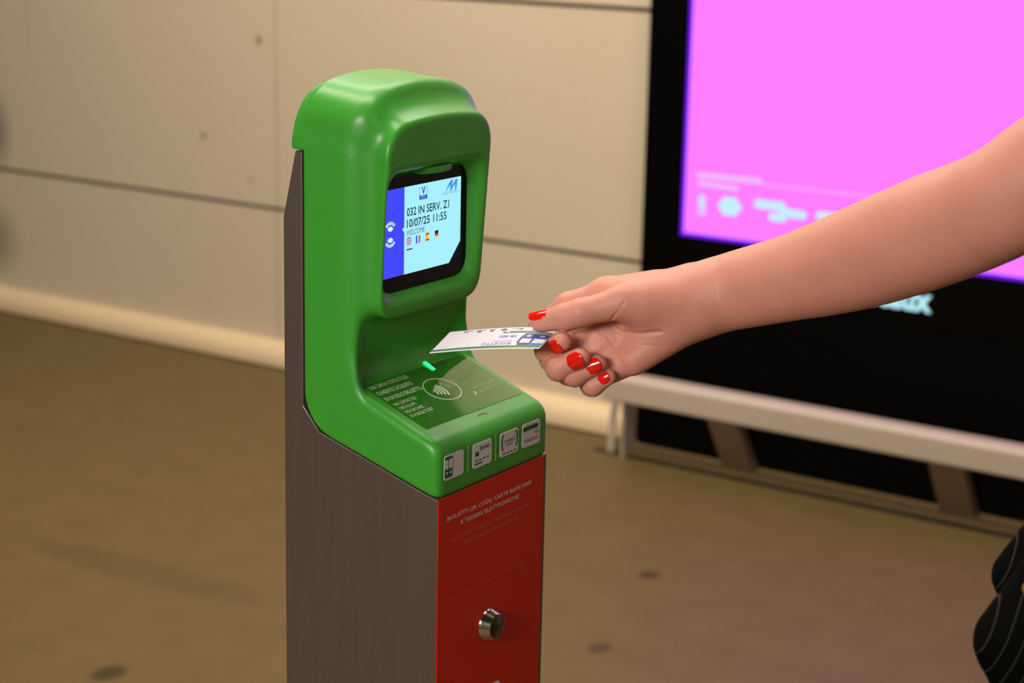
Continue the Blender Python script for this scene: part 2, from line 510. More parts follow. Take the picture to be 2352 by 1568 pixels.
# ================================================================== GUARD RAIL
rail = thing('guard_rail', 'low cream bumper rail on slanted brackets in front of the black display', 'rail', (-0.6, 2.78, 0.0))
M_rail = mat('cream_rail', rgb(190, 173, 155), rough=0.4, spec=0.4)
M_leg = mat('rail_bracket', rgb(124, 102, 80), rough=0.5)
rb = MB()
rb.prism([(-1.492, 2.76, 0.158), (-1.492, 2.815, 0.158), (-1.492, 2.815, 0.226), (-1.492, 2.772, 0.226), (-1.492, 2.76, 0.216)], (2.3, 0, 0))
rb.build('rail_bar', M_rail, rail, bevel=0.006)
def leg(x0, x1):
    m = MB()
    m.prism([(x0, 2.765, 0.160), (x0, 2.80, 0.160), (x0, 2.903, 0.0125), (x0, 2.866, 0.0125)], (x1 - x0, 0, 0))
    return m.build('bracket', M_leg, rail, bevel=0.003)
leg(-1.196, -1.112); leg(-0.625, -0.54); leg(-0.05, 0.035); leg(0.52, 0.605)
ep = MB(); ep.box((-1.452, 2.80, 0.0), (-1.444, 2.86, 0.160)); ep.build('end_plate', mat('end_plate', rgb(176, 160, 140), rough=0.4), rail, label='thin pale end plate')
ep = MB()
cpts = [(2.845 - 0.02 * math.sin(t * math.pi / 2), 0.150 - 0.149 * t) for t in np.linspace(0, 1, 8)]
for i in range(7):
    (y0, z0), (y1, z1) = cpts[i], cpts[i + 1]
    ep.prism([(-1.508, y0, z0), (-1.508, y1, z1), (-1.508, y1 + 0.006, z1), (-1.508, y0 + 0.006, z0)], (0.02, 0, 0))
ep.build('end_hook', M_rail, rail)

# ================================================================== TICKET VALIDATOR
W = 0.168
val = thing('ticket_validator', 'green and steel contactless ticket validator post with a lit screen, standing on the floor', 'ticket validator', (-0.08, 0.081, 0.0))
# --- steel column
sb = MB()
r = 0.010
def sideprof():
    return [(-0.1665, 0.0), (-0.001, 0.0), (-0.001, 0.9290), (-0.012, 0.9315), (-0.126, 0.9650), (-0.1437, 0.985), (-0.1437, 1.2035), (-0.151, 1.2035), (-0.1645, 1.146)]
sb.prism([(x, 0.0012, z) for x, z in sideprof()], (0, W - 0.0024, 0))
steel = sb.build('steel_column', M_steel, val, bevel=0.0012)
gp = MB()
gp.prism([(x, 0.0018, z) for x, z in [(-0.139, 0.935), (-0.016, 0.925), (-0.016, 0.95), (-0.10, 0.99), (-0.12, 1.2), (-0.1440, 1.2038), (-0.1440, 0.985), (-0.1275, 0.9622)]], (0, W - 0.0036, 0))
gp.build('seal', M_gap, val, label='black rubber seal')
# --- green housing
dx = 0.0011
xs = np.arange(-0.166, 0.006, dx); ys = np.arange(-0.004, W + 0.004, dx); zs = np.arange(0.922, 1.274, dx)
X, Y, Z = np.meshgrid(xs, ys, zs, indexing='ij')
X = X.astype(np.float32); Y = Y.astype(np.float32); Z = Z.astype(np.float32)
yc = W / 2
sideY = np.abs(Y - yc) - yc
archR = 0.24
top = np.sqrt((Y - yc) ** 2 + (Z - (1.2615 - archR)) ** 2) - archR
cap = smax(sideY, top, 0.042)
def sstep(a, b, v):
    t_ = np.clip((v - a) / (b - a), 0, 1)
    return t_ * t_ * (3 - 2 * t_)
dish = 0.010 * sstep(0.083, 0.066, np.abs(Y - yc)) * sstep(1.09, 1.04, Z) + 0.007 * sstep(0.083, 0.070, np.abs(Y - yc)) * sstep(1.05, 1.015, Z)
front = X + 0.0825 + dish
back = -(X + 0.142)
low = -(0.279 * (X - 0.0) + 0.96 * (Z - 0.9282))
ptop = 0.356 * (X + 0.014) + 0.934 * (Z - 0.980)
body = smin(front, ptop, 0.014)
body = smax(body, X, 0.011)
s1 = smax(body, sideY, 0.010 + 0.010 * sstep(1.01, 1.045, Z))
s2 = smax(body, cap, 0.011 + 0.009 * sstep(1.25, 1.225, Z))
wz = sstep(1.14, 1.18, Z)
G = s1 * (1 - wz) + s2 * wz
G = smax(G, back, 0.003)
G = smax(G, low, 0.005)
G = np.maximum(G, smax(back, low, 0.036))
B2 = smax(smax(cap, -(X + 0.1585), 0.010), X + 0.10, 0.0)
B2 = smax(B2, -(Z - 1.2045), 0.002)
G = np.minimum(G, B2)
# hood round the display
hx = (X + 0.0590) - 0.070 * (Z - 1.217)
hside = np.abs(Y - yc) - (yc - 0.0095) - 0.10 * (X + 0.06)
htopR = 0.42
htop = np.sqrt((Y - yc) ** 2 + (Z - (1.2345 - htopR)) ** 2) - htopR + 0.25 * (X + 0.06)
hlow = -(Z - 1.064) - 0.15 * (X + 0.06)
H = smax(smax(hside, htop, 0.028), hlow, 0.024)
H = smax(H, hx, 0.0045)
H = smax(H, -(X + 0.13), 0)
H = smax(H, -(Z - 1.05), 0)
G = smin(G, H, 0.012 + 0.016 * sstep(1.205, 1.24, Z))
# recess in front of the glass
gx = -0.0785
t = X - gx
c1 = -(Y - (0.0185 - 0.28 * t)); c2 = Y - (0.1425 + 0.62 * t)
c3 = -(Z - (1.0885 - 0.85 * t)); c4 = Z - (1.1860 + 0.35 * t)
Cc = smax(smax(smax(c1, c2, 0.0), smax(c3, c4, 0.0), 0.020), -(X - gx), 0.0)
G = smax(G, -Cc, 0.005)
Vn, Qn = surface_nets(G, xs, ys, zs)
del X, Y, Z, B2, body, s1, s2, wz, H, Cc, G, cap, top
house = net_object('housing', Vn, Qn, M_green, val)
house['label'] = 'moulded green plastic housing with a hood and sloping reader shelf'

# --- display glass and picture
gl = Plane((gx + 0.0015, 0, 0), (0, 1, 0), (0, 0, 1))        # normal +X
g = MB(); slab(g, gl, rrect(0.0155, 1.0865, 0.1455, 1.1840, 0.009), -0.001, 0.0005)
glass = g.build('display_glass', M_blackglass, val, label='black rounded display glass')
def gab(px, py):
    return gl.ab(px, py)
ar, at_ = gab(1057, 404); _, ab_ = gab(926, 630)
ay0 = 0.0165
a_div = gab(926.5, 530)[0]
zt = at_; zb = ab_
print('screen', ar, zt, zb, a_div)
CYAN = (lin(168), lin(240), lin(255), 1)
g = MB(); cut = [(a_div, zb), (ar - 0.0165, zb), (ar, zb + 0.0175), (ar, zt), (a_div, zt)]
slab(g, gl, cut, 0.0006, 0.0009)
scr = g.build('screen', glow('cyan_screen', CYAN, 1.0), val, label='lit pale blue screen')
cn = MB(); slab(cn, gl, [(ar - 0.0160, zb), (ar, zb), (ar, zb + 0.0170)], 0.0006, 0.0008)
cn.build('screen_corner', glow('dark_blue_corner', (lin(6), lin(8), lin(30), 1)), scr, label='dark folded corner of the screen')
g = MB(); slab(g, gl, [(ay0, zb), (a_div, zb), (a_div, zt), (ay0, zt)], 0.0006, 0.0009)
g.build('screen_side_bar', glow('blue_bar', (lin(64), lin(72), lin(250), 1)), scr, label='deep blue side bar')
g = MB(); c0 = gab(923, 528)
slab(g, gl, [(a_div, c0[1] + 0.0025), (a_div, c0[1] - 0.0025), (a_div - 0.0030, c0[1] + 0.0005)], 0.0010, 0.0012)
g.build('pointer', glow('cyan_pointer', CYAN), scr)
WV = glow('wave_pale', (lin(180), lin(205), lin(255), 1)); WW = glow('wave_white', (lin(225), lin(250), lin(255), 1))
cw = gab(895, 540)[0] - 0.0005
for sgn, pyc in ((1, 524), (-1, 553)):
    zc_ = gab(895, pyc)[1]
    for (r0, r1, m, nm) in ((0.0052, 0.0086, WV, 'outer'), (0.0, 0.0038, WW, 'inner')):
        w_ = MB()
        a0 = math.radians(28 if sgn > 0 else -28); a1 = math.radians(152 if sgn > 0 else -152)
        base = zc_ - sgn * 0.0020
        if r0 == 0:
            pts = [(cw - 0.0016, base)] + arc(cw, base - sgn * 0.0005, 0.0042, math.radians(150 * sgn), math.radians(30 * sgn), 8) + [(cw + 0.0016, base)]
            pts = [(cw - 0.0014, base - sgn * 0.0008), (cw, base - sgn * 0.0002), (cw + 0.0014, base - sgn * 0.0008)] + arc(cw, base - sgn * 0.001, 0.0044, math.radians(32 * sgn), math.radians(148 * sgn), 8)
        else:
            pts = arc(cw, base - sgn * 0.001, r0 + 0.0006, math.radians(38 * sgn), math.radians(142 * sgn), 10) + arc(cw, base - sgn * 0.001, r1, math.radians(142 * sgn), math.radians(38 * sgn), 10)
        slab(w_, gl, pts, 0.0010, 0.0012)
        w_.build('wave_mark', m, scr)
INK = mat('screen_ink', (0.0, 0.0, 0.0, 1), rough=0.6, emit=(lin(24), lin(38), lin(60), 1), es=1.0)
INK2 = mat('screen_ink_light', (0, 0, 0, 1), rough=0.6, emit=(lin(70), lin(100), lin(125), 1), es=1.0)
def tl(px0, py0, px1, py1):   # baseline ends in the photo -> a0, b0, width
    a0, b0 = gab(px0, py0); a1, b1 = gab(px1, py1)
    return a0, (b0 + b1) / 2, a1 - a0
l1 = tl(932, 498, 1029, 474); l2 = tl(932, 523, 1023, 502); l3 = tl(932, 540, 974, 532)
lettering('screen_text', [('032 IN SERV. Z1', l1[0], l1[1], l1[2], 0.0068), ('10/07/25 11:55', l2[0], l2[1], l2[2], 0.0068)], gl, INK, scr, h=0.0011, bold=0.014, label='dark lettering on the screen')
lettering('screen_text', [('WELCOME', l3[0], l3[1], l3[2], 0.0046)], gl, INK2, scr, h=0.0011, bold=0.0, shear=0.35, label='thin slanted greeting lettering')
# pay mark
p0 = gab(961, 457); p1 = gab(979, 427)
g = MB(); x0, x1_, y0, y1_ = p0[0], p1[0], p0[1] - 0.0005, p1[1]
ringstroke(g, gl, [(x0, y0), (x1_, y0), (x1_, y1_), (x0, y1_)], 0.0005, 0.0010, 0.0012, True)
BLUE = glow('mark_blue', (lin(30), lin(80), lin(205), 1)); 
g.build('pay_mark', glow('mark_outline', (lin(110), lin(160), lin(215), 1)), scr)
g = MB(); slab(g, gl, [(x0, y0), (x1_, y0), (x1_, y0 + (y1_ - y0) * 0.33), (x0, y0 + (y1_ - y0) * 0.33)], 0.0010, 0.0012); g.build('pay_mark', BLUE, scr)
lettering('pay_mark_text', [('V', x0 + (x1_ - x0) * 0.28, y0 + (y1_ - y0) * 0.44, (x1_ - x0) * 0.46, 0.0056)], gl, glow('mark_navy', (lin(20), lin(50), lin(130), 1)), scr, h=0.0012, bold=0.03)
lettering('pay_mark_text', [('PAY', x0 + (x1_ - x0) * 0.2, y0 + (y1_ - y0) * 0.08, (x1_ - x0) * 0.6, 0.0030)], gl, WV, scr, h=0.0014)
# swooping twin-wing mark
o_ = gab(1021, 437); e_ = gab(1046, 424)
ww = e_[0] - o_[0]
def wing(a, b, s):
    top_ = [(a + s * ww * u, b + 0.0125 * (1 - (1 - u) ** 2.2)) for u in np.linspace(0, 1, 8)]
    bot_ = [(a + s * ww * (0.22 + 0.78 * u), b + 0.0 + 0.0100 * (1 - (1 - u) ** 1.4) if u < 1 else b + 0.0108) for u in np.linspace(1, 0, 8)]
    return top_ + bot_
g = MB()
bz = gab(1030, 437)[1] - 0.0012
for k, (sx, s) in enumerate(((0.0, 0.62), (0.42, 0.58))):
    A0 = o_[0] + sx * ww
    slab(g, gl, [(A0, bz), (A0 + 0.004, bz + 0.0065), (A0 + 0.0085, bz + 0.0105), (A0 + 0.0105, bz + 0.0098), (A0 + 0.0092, bz + 0.0030), (A0 + 0.0070, bz - 0.0004), (A0 + 0.0072, bz + 0.0060), (A0 + 0.0045, bz + 0.0045)], 0.0010 + k * 0.0002, 0.0012 + k * 0.0002)
g.build('wing_mark', glow('mark_sky', (lin(70), lin(150), lin(225), 1)), scr)
q0 = gab(1015, 448); q1 = gab(1051, 440)
lettering('wing_mark_text', [('MOBILITYTRASPORTI', q0[0], (q0[1] + q1[1]) / 2 , q1[0] - q0[0], 0.0020)], gl, glow('mark_slate', (lin(120), lin(150), lin(190), 1)), scr, h=0.0012)
# four flags
def flag(px0, py0, px1, py1, kind):
    a0, b0 = gab(px0, py0); a1, b1 = gab(px1, py1)
    w = a1 - a0; b1 = b0 + 0.0067
    h = b1 - b0
    out = []
    def rect(u0, v0, u1, v1, col, hh):
        m = MB(); slab(m, gl, [(a0 + u0 * w, b0 + v0 * h), (a0 + u1 * w, b0 + v0 * h), (a0 + u1 * w, b0 + v1 * h), (a0 + u0 * w, b0 + v1 * h)], hh, hh + 0.0001)
        return m
    def put(ms, col):
        m = MB()
        for q in ms: m.add(q.V, q.F)
        out.append((m, glow('flag', col)))
    if kind == 'fr':
        put([rect(0, 0, .33, 1, 0, .001)], (lin(30), lin(90), lin(220), 1)); put([rect(.66, 0, 1, 1, 0, .001)], (lin(205), lin(70), lin(90), 1)); put([rect(.33, 0, .66, 1, 0, .001)], CYAN)
    if kind == 'es':
        put([rect(0, 0, 1, .24, 0, .001), rect(0, .76, 1, 1, 0, .001)], (lin(190), lin(65), lin(60), 1)); put([rect(0, .24, 1, .76, 0, .001)], (lin(235), lin(215), lin(90), 1))
        put([rect(.2, .38, .38, .68, 0, .0012)], (lin(195), lin(110), lin(60), 1))
    if kind == 'de':
        put([rect(0, .66, 1, 1, 0, .001)], (lin(25), lin(25), lin(45), 1)); put([rect(0, .33, 1, .66, 0, .001)], (lin(200), lin(40), lin(50), 1)); put([rect(0, 0, 1, .33, 0, .001)], (lin(235), lin(210), lin(80), 1))
    if kind == 'uk':
        put([rect(0, 0, 1, 1, 0, .001)], (lin(90), lin(95), lin(185), 1))
        m = MB()
        for s in ((0, 0, 1, 1), (0, 1, 1, 0)):
            ringstroke(m, gl, [(a0 + s[0] * w, b0 + s[1] * h), (a0 + s[2] * w, b0 + s[3] * h)], 0.0006, .00112, .00118)
        m.add(rect(.42, 0, .58, 1, 0, .0012).V, rect(.42, 0, .58, 1, 0, .0012).F); m.add(rect(0, .38, 1, .62, 0, .0012).V, rect(0, .38, 1, .62, 0, .0012).F)
        out.append((m, glow('flag', (lin(225), lin(215), lin(245), 1))))
        put([rect(.47, 0, .53, 1, 0, .00135), rect(0, .45, 1, .55, 0, .00135)], (lin(195), lin(60), lin(90), 1))
    base = None
    for m, mt in out:
        o = m.build('flag' if base is None else 'flag_stripe', mt, scr)
        base = base or o
flag(932, 563, 946, 0, 'uk'); flag(953, 559, 968, 0, 'fr'); flag(975, 553, 989, 0, 'es'); flag(996.5, 547, 1010.5, 0, 'de')
g = MB(); a0, b0 = gab(931.5, 574); a1, b1 = gab(945, 571)
slab(g, gl, [(a0, b0 - .0003), (a1, b0 - .0003), (a1, b0 + .0007), (a0, b0 + .0007)], .001, .0012); g.build('underline', INK, scr)
# curved lip (scanner eyebrow) under the hood
lp = MB()
lc = (-0.0705, 0.088)
pts = [(lc[0] - 0.007, lc[1] - 0.024)] + [(lc[0] + 0.0085 * math.sin(t), lc[1] - 0.022 * math.cos(t)) for t in np.linspace(0.1, math.pi - 0.1, 10)] + [(lc[0] - 0.007, lc[1] + 0.024)]
lp.prism([(x, y, 1.1845) for x, y in pts], (0, 0, 0.006))
lp.build('scanner_lip', M_green, val, bevel=0.0015, label='small curved green lip above the screen')

# --- shelf foil and print (a: toward the wall, b: up-slope)
sl = Plane((-0.014, 0, 0.980), (0, 1, 0), (-0.934, 0, 0.356))
KY = 0.955
def sab(px, py):
    a, b = sl.ab(px, py); return a * KY, b
H0 = -0.0001
g = MB()
c = [sab(829, 886), sab(1052, 960), sab(1215, 895), sab(1098, 811)]
c = [(0.0125, 0.079), (0.0125, 0.0085), (0.158, 0.0085), (0.158, 0.074), (0.118, 0.079)]
for q in (c,): pass
film = MB(); slab(film, sl, rrect(0.0085, -0.0035, 0.1600, 0.0785, 0.003), -0.0010, -0.00005)
film.build('clear_film', mat('glossy_green_film', rgb(62, 158, 48), rough=0.05, spec=0.8), val, label='glossy green film over the shelf')
foil = MB(); slab(foil, sl, [(0.0125, 0.0085), (0.156, 0.0085), (0.156, 0.0800), (0.0125, 0.0800)], -0.0004, 0.0004)
foil = foil.build('reader_foil', M_plate, val, bevel=0.0003, label='glossy green printed foil on the sloping shelf')
M_print = mat('pale_print_on_foil', rgb(205, 225, 190), rough=0.4)
M_print2 = mat('dim_print_on_foil', rgb(165, 195, 135), rough=0.4)
def sline(s, px0, py0, px1, py1, h):
    a0, b0 = sab(px0, py0); a1, b1 = sab(px1, py1)
    return (s, a0, (b0 + b1) / 2, a1 - a0, h)
lettering('foil_text', [('UNA CARTA CONTACTLESS', 0.0155, 0.0722, 0.053, 0.0048), ("CONSENTE L'ACQUISTO", 0.0152, 0.0630, 0.048, 0.0048), ('DI UN SOLO BIGLIETTO', 0.0152, 0.0538, 0.050, 0.0048)],
          sl, M_print, foil, h=0.0006, bold=0.012, label='pale Italian lettering at the left of the foil')
lettering('foil_text', [('ONE CONTACTLESS', 0.0155, 0.0450, 0.031, 0.0040), ('CARD ALLOWS', 0.0155, 0.0388, 0.023, 0.0040), ('THE PURCHASE', 0.0155, 0.0326, 0.026, 0.0040), ('OF A SINGLE TICKET', 0.0155, 0.0264, 0.032, 0.0040)],
          sl, M_print, foil, h=0.0006, bold=0.0, label='smaller pale English lettering below it')
lettering('foil_text', [('QR CODE IN ALTO', 0.1150, 0.0330, 0.036, 0.0036), ('QR CODE ON TOP', 0.1150, 0.0270, 0.036, 0.0036)], sl, M_print2, foil, h=0.0006, label='dim lettering at the right of the foil')
g = MB(); ringstroke(g, sl, [(0.1060, 0.0250), (0.1115, 0.0300)], 0.0008, .0005, .0007); ringstroke(g, sl, [(0.1085, 0.0300), (0.1115, 0.0300), (0.1115, 0.0268)], 0.0008, .0005, .0007)
g.build('arrow_mark', M_print, foil)
cc = (0.0835, 0.0460)
g = MB()
ringstroke(g, sl, [(cc[0] + 0.0195 * math.cos(t), cc[1] + 0.0160 * math.sin(t)) for t in np.linspace(0, 2 * math.pi, 48, endpoint=False)], 0.0009, .0005, .0007, True)
g.build('contactless_symbol', M_print, foil, label='pale oval ring round the contactless waves')
g = MB()
for k, (rr, hw) in enumerate(((0.0068, 0.0016), (0.0105, 0.0017), (0.0142, 0.0018), (0.0180, 0.0019))):
    # arcs opening toward the left, centre left of the ring
    ox, oy = cc[0] - 0.0165, cc[1] - 0.001
    ringstroke(g, sl, [(ox + rr * math.cos(t), oy + rr * 0.78 * math.sin(t)) for t in np.linspace(-0.62, 0.62, 12)], hw, .0005, .0007)
g.build('contactless_symbol', M_print, foil, label='four pale contactless wave arcs')
g = MB()
hand = [[(0.006, 0.006), (0.012, 0.0125), (0.020, 0.0128), (0.030, 0.0105), (0.038, 0.0070)], [(0.006, 0.006), (0.014, -0.001), (0.020, 0.000), (0.028, -0.003), (0.036, -0.002)],
        [(0.004, 0.0045), (0.010, -0.002), (0.013, 0.001), (0.008, 0.007), (0.004, 0.0045)], [(0.014, 0.006), (0.022, 0.006), (0.028, 0.004)], [(0.015, 0.003), (0.022, 0.002), (0.027, 0.0005)]]
for pth in hand:
    ringstroke(g, sl, [(cc[0] + a - 0.001, cc[1] + b) for a, b in pth], 0.0005, .0005, .0006)
g.build('contactless_symbol', M_print2, foil, label='thin outline of a hand holding a card')
# indicator lights
ia, ib = 0.1040, 0.0805
g = MB(); q = rrect(ia - 0.0022, ib - 0.0068, ia + 0.0022, ib + 0.0055, 0.0020)
g.prism([sl.p(ia - 0.0022, 0.0715, 0.0), sl.p(ia + 0.0022, 0.0715, 0.0), sl.p(ia + 0.0022, 0.0835, 0.0012), sl.p(ia - 0.0022, 0.0835, 0.0012)], sl.n * 0.0012)
g.build('indicator_light', glow('green_led', (0.02, 1.0, 0.22, 1), 2.2), val, bevel=0.0005, label='glowing green indicator light')
for a in (0.1105, 0.1180, 0.1250):
    V = []; Fc = []
    n = 12
    for i in range(5):
        ph = i / 4 * math.pi / 2
        for j in range(n):
            V.append(sl.p(a + 0.0018 * math.cos(ph) * math.cos(2 * math.pi * j / n), 0.0770 + 0.0018 * math.cos(ph) * math.sin(2 * math.pi * j / n), 0.0002 + 0.0010 * math.sin(ph)))
    for i in range(4):
        for j in range(n):
            Fc.append((i * n + j, i * n + (j + 1) % n, (i + 1) * n + (j + 1) % n, (i + 1) * n + j))
    mesh('indicator_dot', V, Fc, mat('unlit_dot', rgb(52, 60, 22), rough=0.15), val, smooth=True)
# small brown arc on the front lip
g = MB(); ra, rb_ = sab(1108, 962)
ringstroke(g, sl, [(0.0850 + 0.0065 * math.cos(t), 0.0000 + 0.0030 * math.sin(t)) for t in np.linspace(0.2, 2.4, 10)], 0.0014, .0000, .0003)
g.build('arc_mark', mat('brown_arc', rgb(92, 88, 48), rough=0.6), val, label='small brown arc on the shelf lip')

# --- front band stickers (plane x = 0)
fpn = Plane((0.0, 0, 0), (0, 1, 0), (0, 0, 1))
def fab(px, py):
    return fpn.ab(px, py)
def sticker(px0, py0, px1, py1, hgt=None):
    a0, b0 = fab(px0, py0); a1, b1 = fab(px1, py1)
    return a0, b0, a1, b1
K2 = 0.975
cards = []
corners = [((1020, 1105), (1066, 1037)), ((1087, 1077), (1132, 1011)), ((1151, 1051), (1195, 985)), ((1203, 1029), (1246, 964))]
for (bl, tr) in corners:
    a0, b0 = fab(*bl); a1, b1 = fab(*tr)
    zc = (b0 + b1) / 2
    cards.append((a0 * K2, zc - (b1 - b0) / 2, a1 * K2, zc + (b1 - b0) / 2))
zb_ = np.mean([c[1] for c in cards]); zt_ = np.mean([c[3] for c in cards])
zb_ = 0.9437; zt_ = 0.9650
cards = [(a0, zb_, a1, zt_) for a0, _, a1, _ in cards]
print('cards', np.round(cards, 4))
lab = ['white square sticker with a bus front', 'white square bank card sticker', 'white square sticker with two curved bars', 'white square sticker with a green band']
cs = []
for (a0, b0, a1, b1), lb in zip(cards, lab):
    g = MB(); slab(g, fpn, rrect(a0, b0, a1, b1, 0.0026), -0.0003, 0.0004)
    cs.append(g.build('sticker', M_white, val, label=lb))
def R4(u0, v0, u1, v1, c):
    a0, b0, a1, b1 = c; w = a1 - a0; h = b1 - b0
    return [(a0 + u0 * w, b0 + v0 * h), (a0 + u1 * w, b0 + v0 * h), (a0 + u1 * w, b0 + v1 * h), (a0 + u0 * w, b0 + v1 * h)]
def RR(u0, v0, u1, v1, c, r):
    a0, b0, a1, b1 = c; w = a1 - a0; h = b1 - b0
    return rrect(a0 + u0 * w, b0 + v0 * h, a0 + u1 * w, b0 + v1 * h, r)
c = cards[0]
g = MB(); slab(g, fpn, RR(0.0, 0.10, 0.42, 0.94, c, 0.0022), 0.0005, 0.0006); g.build('bus_mark', M_dgreen, cs[0])
g = MB(); slab(g, fpn, RR(0.02, 0.46, 0.19, 0.84, c, 0.0010), 0.0007, 0.0008); slab(g, fpn, RR(0.23, 0.46, 0.40, 0.84, c, 0.0010), 0.0007, 0.0008)
for u in (0.13, 0.32):
    slab(g, fpn, RR(u - 0.05, 0.24, u + 0.05, 0.34, c, 0.0011), 0.0007, 0.0008)
g.build('bus_mark', M_white, cs[0])
c = cards[1]
g = MB(); slab(g, fpn, RR(0.12, 0.48, 0.30, 0.66, c, 0.0006), 0.0005, 0.0006); slab(g, fpn, R4(0.10, 0.14, 0.48, 0.19, c), 0.0005, 0.0006)
for k in range(4): slab(g, fpn, RR(0.12 + k * 0.2, 0.285, 0.24 + k * 0.2, 0.335, c, 0.0004), 0.0005, 0.0006)
g.build('card_mark', mat('ink_green_dark', rgb(25, 66, 48), rough=0.5), cs[1])
def ctext(s, c, u, v, w, h, par, m=M_grey, bold=0.0):
    a0, b0, a1, b1 = c
    lettering('sticker_text', [(s, a0 + u * (a1 - a0), b0 + v * (b1 - b0), w * (a1 - a0), h * (b1 - b0))], fpn, m, par, h=0.0006, bold=bold)
ctext('BANK', c, 0.36, 0.68, 0.54, 0.17, cs[1], bold=0.01)
c = cards[2]
g = MB()
a0, b0, a1, b1 = c; w_, h_ = a1 - a0, b1 - b0
for sg in (-1, 1):
    ringstroke(g, fpn, [((a0 + a1) / 2 + sg * w_ * (0.30 + 0.12 * math.cos(t)), b0 + h_ * (0.60 + 0.34 * math.sin(t))) for t in np.linspace(-1.25, 1.25, 10)], 0.0018, .0005, .0006)
g.build('card_mark', M_dgreen, cs[2])
g = MB()
for k in range(4): slab(g, fpn, RR(0.14 + k * 0.2, 0.09, 0.27 + k * 0.2, 0.14, c, 0.0004), 0.0005, 0.0006)
g.build('card_mark', M_grey, cs[2])
ctext('OMNIBUS', c, 0.21, 0.56, 0.58, 0.12, cs[2]); ctext('CARD', c, 0.31, 0.40, 0.38, 0.12, cs[2])
c = cards[3]
g = MB(); slab(g, fpn, R4(0.04, 0.70, 0.70, 0.88, c), 0.0005, 0.0006); slab(g, fpn, RR(0.55, 0.70, 0.86, 0.88, c, 0.0022), 0.00061, 0.0007); g.build('card_mark', M_dgreen, cs[3])
ctext('IO', c, 0.70, 0.46, 0.20, 0.15, cs[3]); ctext('VIAGGIO', c, 0.10, 0.20, 0.80, 0.15, cs[3])
M_line = mat('pale_green_line', rgb(150, 195, 120), rough=0.5)
for u in ((cards[0][2] + cards[1][0]) / 2, (cards[1][2] + cards[2][0]) / 2):
    g = MB(); slab(g, fpn, [(u - 0.00025, zb_ - 0.001), (u + 0.00025, zb_ - 0.001), (u + 0.00025, zt_ + 0.001), (u - 0.00025, zt_ + 0.001)], -0.0001, 0.0003)
    g.build('divider_line', M_line, val)

# --- red front panel
rp = Plane((-0.0008, 0, 0), (0, 1, 0), (0, 0, 1))
g = MB(); slab(g, rp, [(0.0016, 0.12), (0.1600, 0.12), (0.1600, 0.9288), (0.0016, 0.9288)], 0.0, 0.0010)
redp = g.build('front_panel', M_red, val, label='red front panel with white lettering')
rt = Plane((0.0003, 0, 0), (0, 1, 0), (0, 0, 1))
def rline(s, px0, py0, px1, py1, h):
    a0, b0 = rt.ab(px0, py0); a1, b1 = rt.ab(px1, py1)
    return (s, a0 * 0.985, (b0 + b1) / 2, (a1 - a0) * 0.985, h)
tx = [rline('BIGLIETTI QR CODE, CARTE BANCARIE', 1027.5, 1197, 1223, 1109, 0.0036), rline('E TESSERE ELETTRONICHE', 1059, 1203, 1194, 1142, 0.0036)]
lettering('panel_text', tx, rt, M_wtext, redp, h=0.0001, bold=0.012, label='white Italian lettering on the red panel')
tx = [rline('QR CODE TICKETS, PAYMENT CARDS', 1035, 1246, 1217, 1160, 0.0034), rline('AND ELECTRONIC CARDS', 1063, 1251, 1190, 1192, 0.0034)]
lettering('panel_text', tx, rt, M_dimtext, redp, h=0.0001, bold=0.0, label='faint thin English lettering below it')
g = MB()
sp = [rt.ab(*q) for q in ((1032, 1386), (1038, 1375), (1080, 1352), (1113, 1333), (1160, 1311), (1208, 1286))]
ringstroke(g, rt, sp, 0.00022, 0.0, 0.0001)
g.build('scratch', mat('pale_scratch', rgb(215, 110, 90), rough=0.5), redp)
# button
kc = (0.0765, 0.7962)
prof = [(0.0150, 0.0), (0.0150, 0.0012), (0.0142, 0.0022), (0.0118, 0.0092), (0.0112, 0.0100), (0.0108, 0.0100), (0.0104, 0.0092), (0.0100, 0.0092), (0.0096, 0.0102), (0.0, 0.0104)]
def lathe(prof, c, n=48):
    V, Fc = [], []
    for (rr, hh) in prof:
        for j in range(n):
            t = 2 * math.pi * j / n
            V.append((0.0002 + hh, c[0] + rr * math.cos(t), c[1] + rr * math.sin(t)))
    for i in range(len(prof) - 1):
        for j in range(n):
            Fc.append((i * n + j, i * n + (j + 1) % n, (i + 1) * n + (j + 1) % n, (i + 1) * n + j))
    return V, Fc
V, Fc = lathe(prof[:7], kc); btn = mesh('lock_button', V, Fc, M_chrome, val, smooth=True, label='round chrome lock button')
btn.modifiers.new('e', 'EDGE_SPLIT').split_angle = math.radians(40)
V, Fc = lathe([(0.0104, 0.0092)] + prof[8:], kc); mesh('button_face', V, Fc, mat('dark_metal', rgb(92, 80, 66), rough=0.3, metal=0.9), btn, smooth=True)
# lowest sticker, mostly out of frame
g = MB(); a0, b0 = rt.ab(1106, 1568); a1, b1 = rt.ab(1147, 1556)
cx_ = (a0 + a1) / 2
slab(g, rt, rrect(a0, 0.735 - 0.026, a1, 0.7375, 0.003), 0.0, 0.0003)
st5 = g.build('sticker', M_white, redp, label='white warning sticker at the bottom edge')
g = MB(); slab(g, rt, [(cx_ - 0.009, 0.714), (cx_ + 0.009, 0.714), (cx_, 0.7345)], 0.0004, 0.0005); g.build('warning_triangle', M_red, st5)
# foot plate
g = MB(); g.box((-0.20, -0.03, 0.0), (0.03, W + 0.03, 0.008)); g.build('foot_plate', M_steel, val, bevel=0.002)
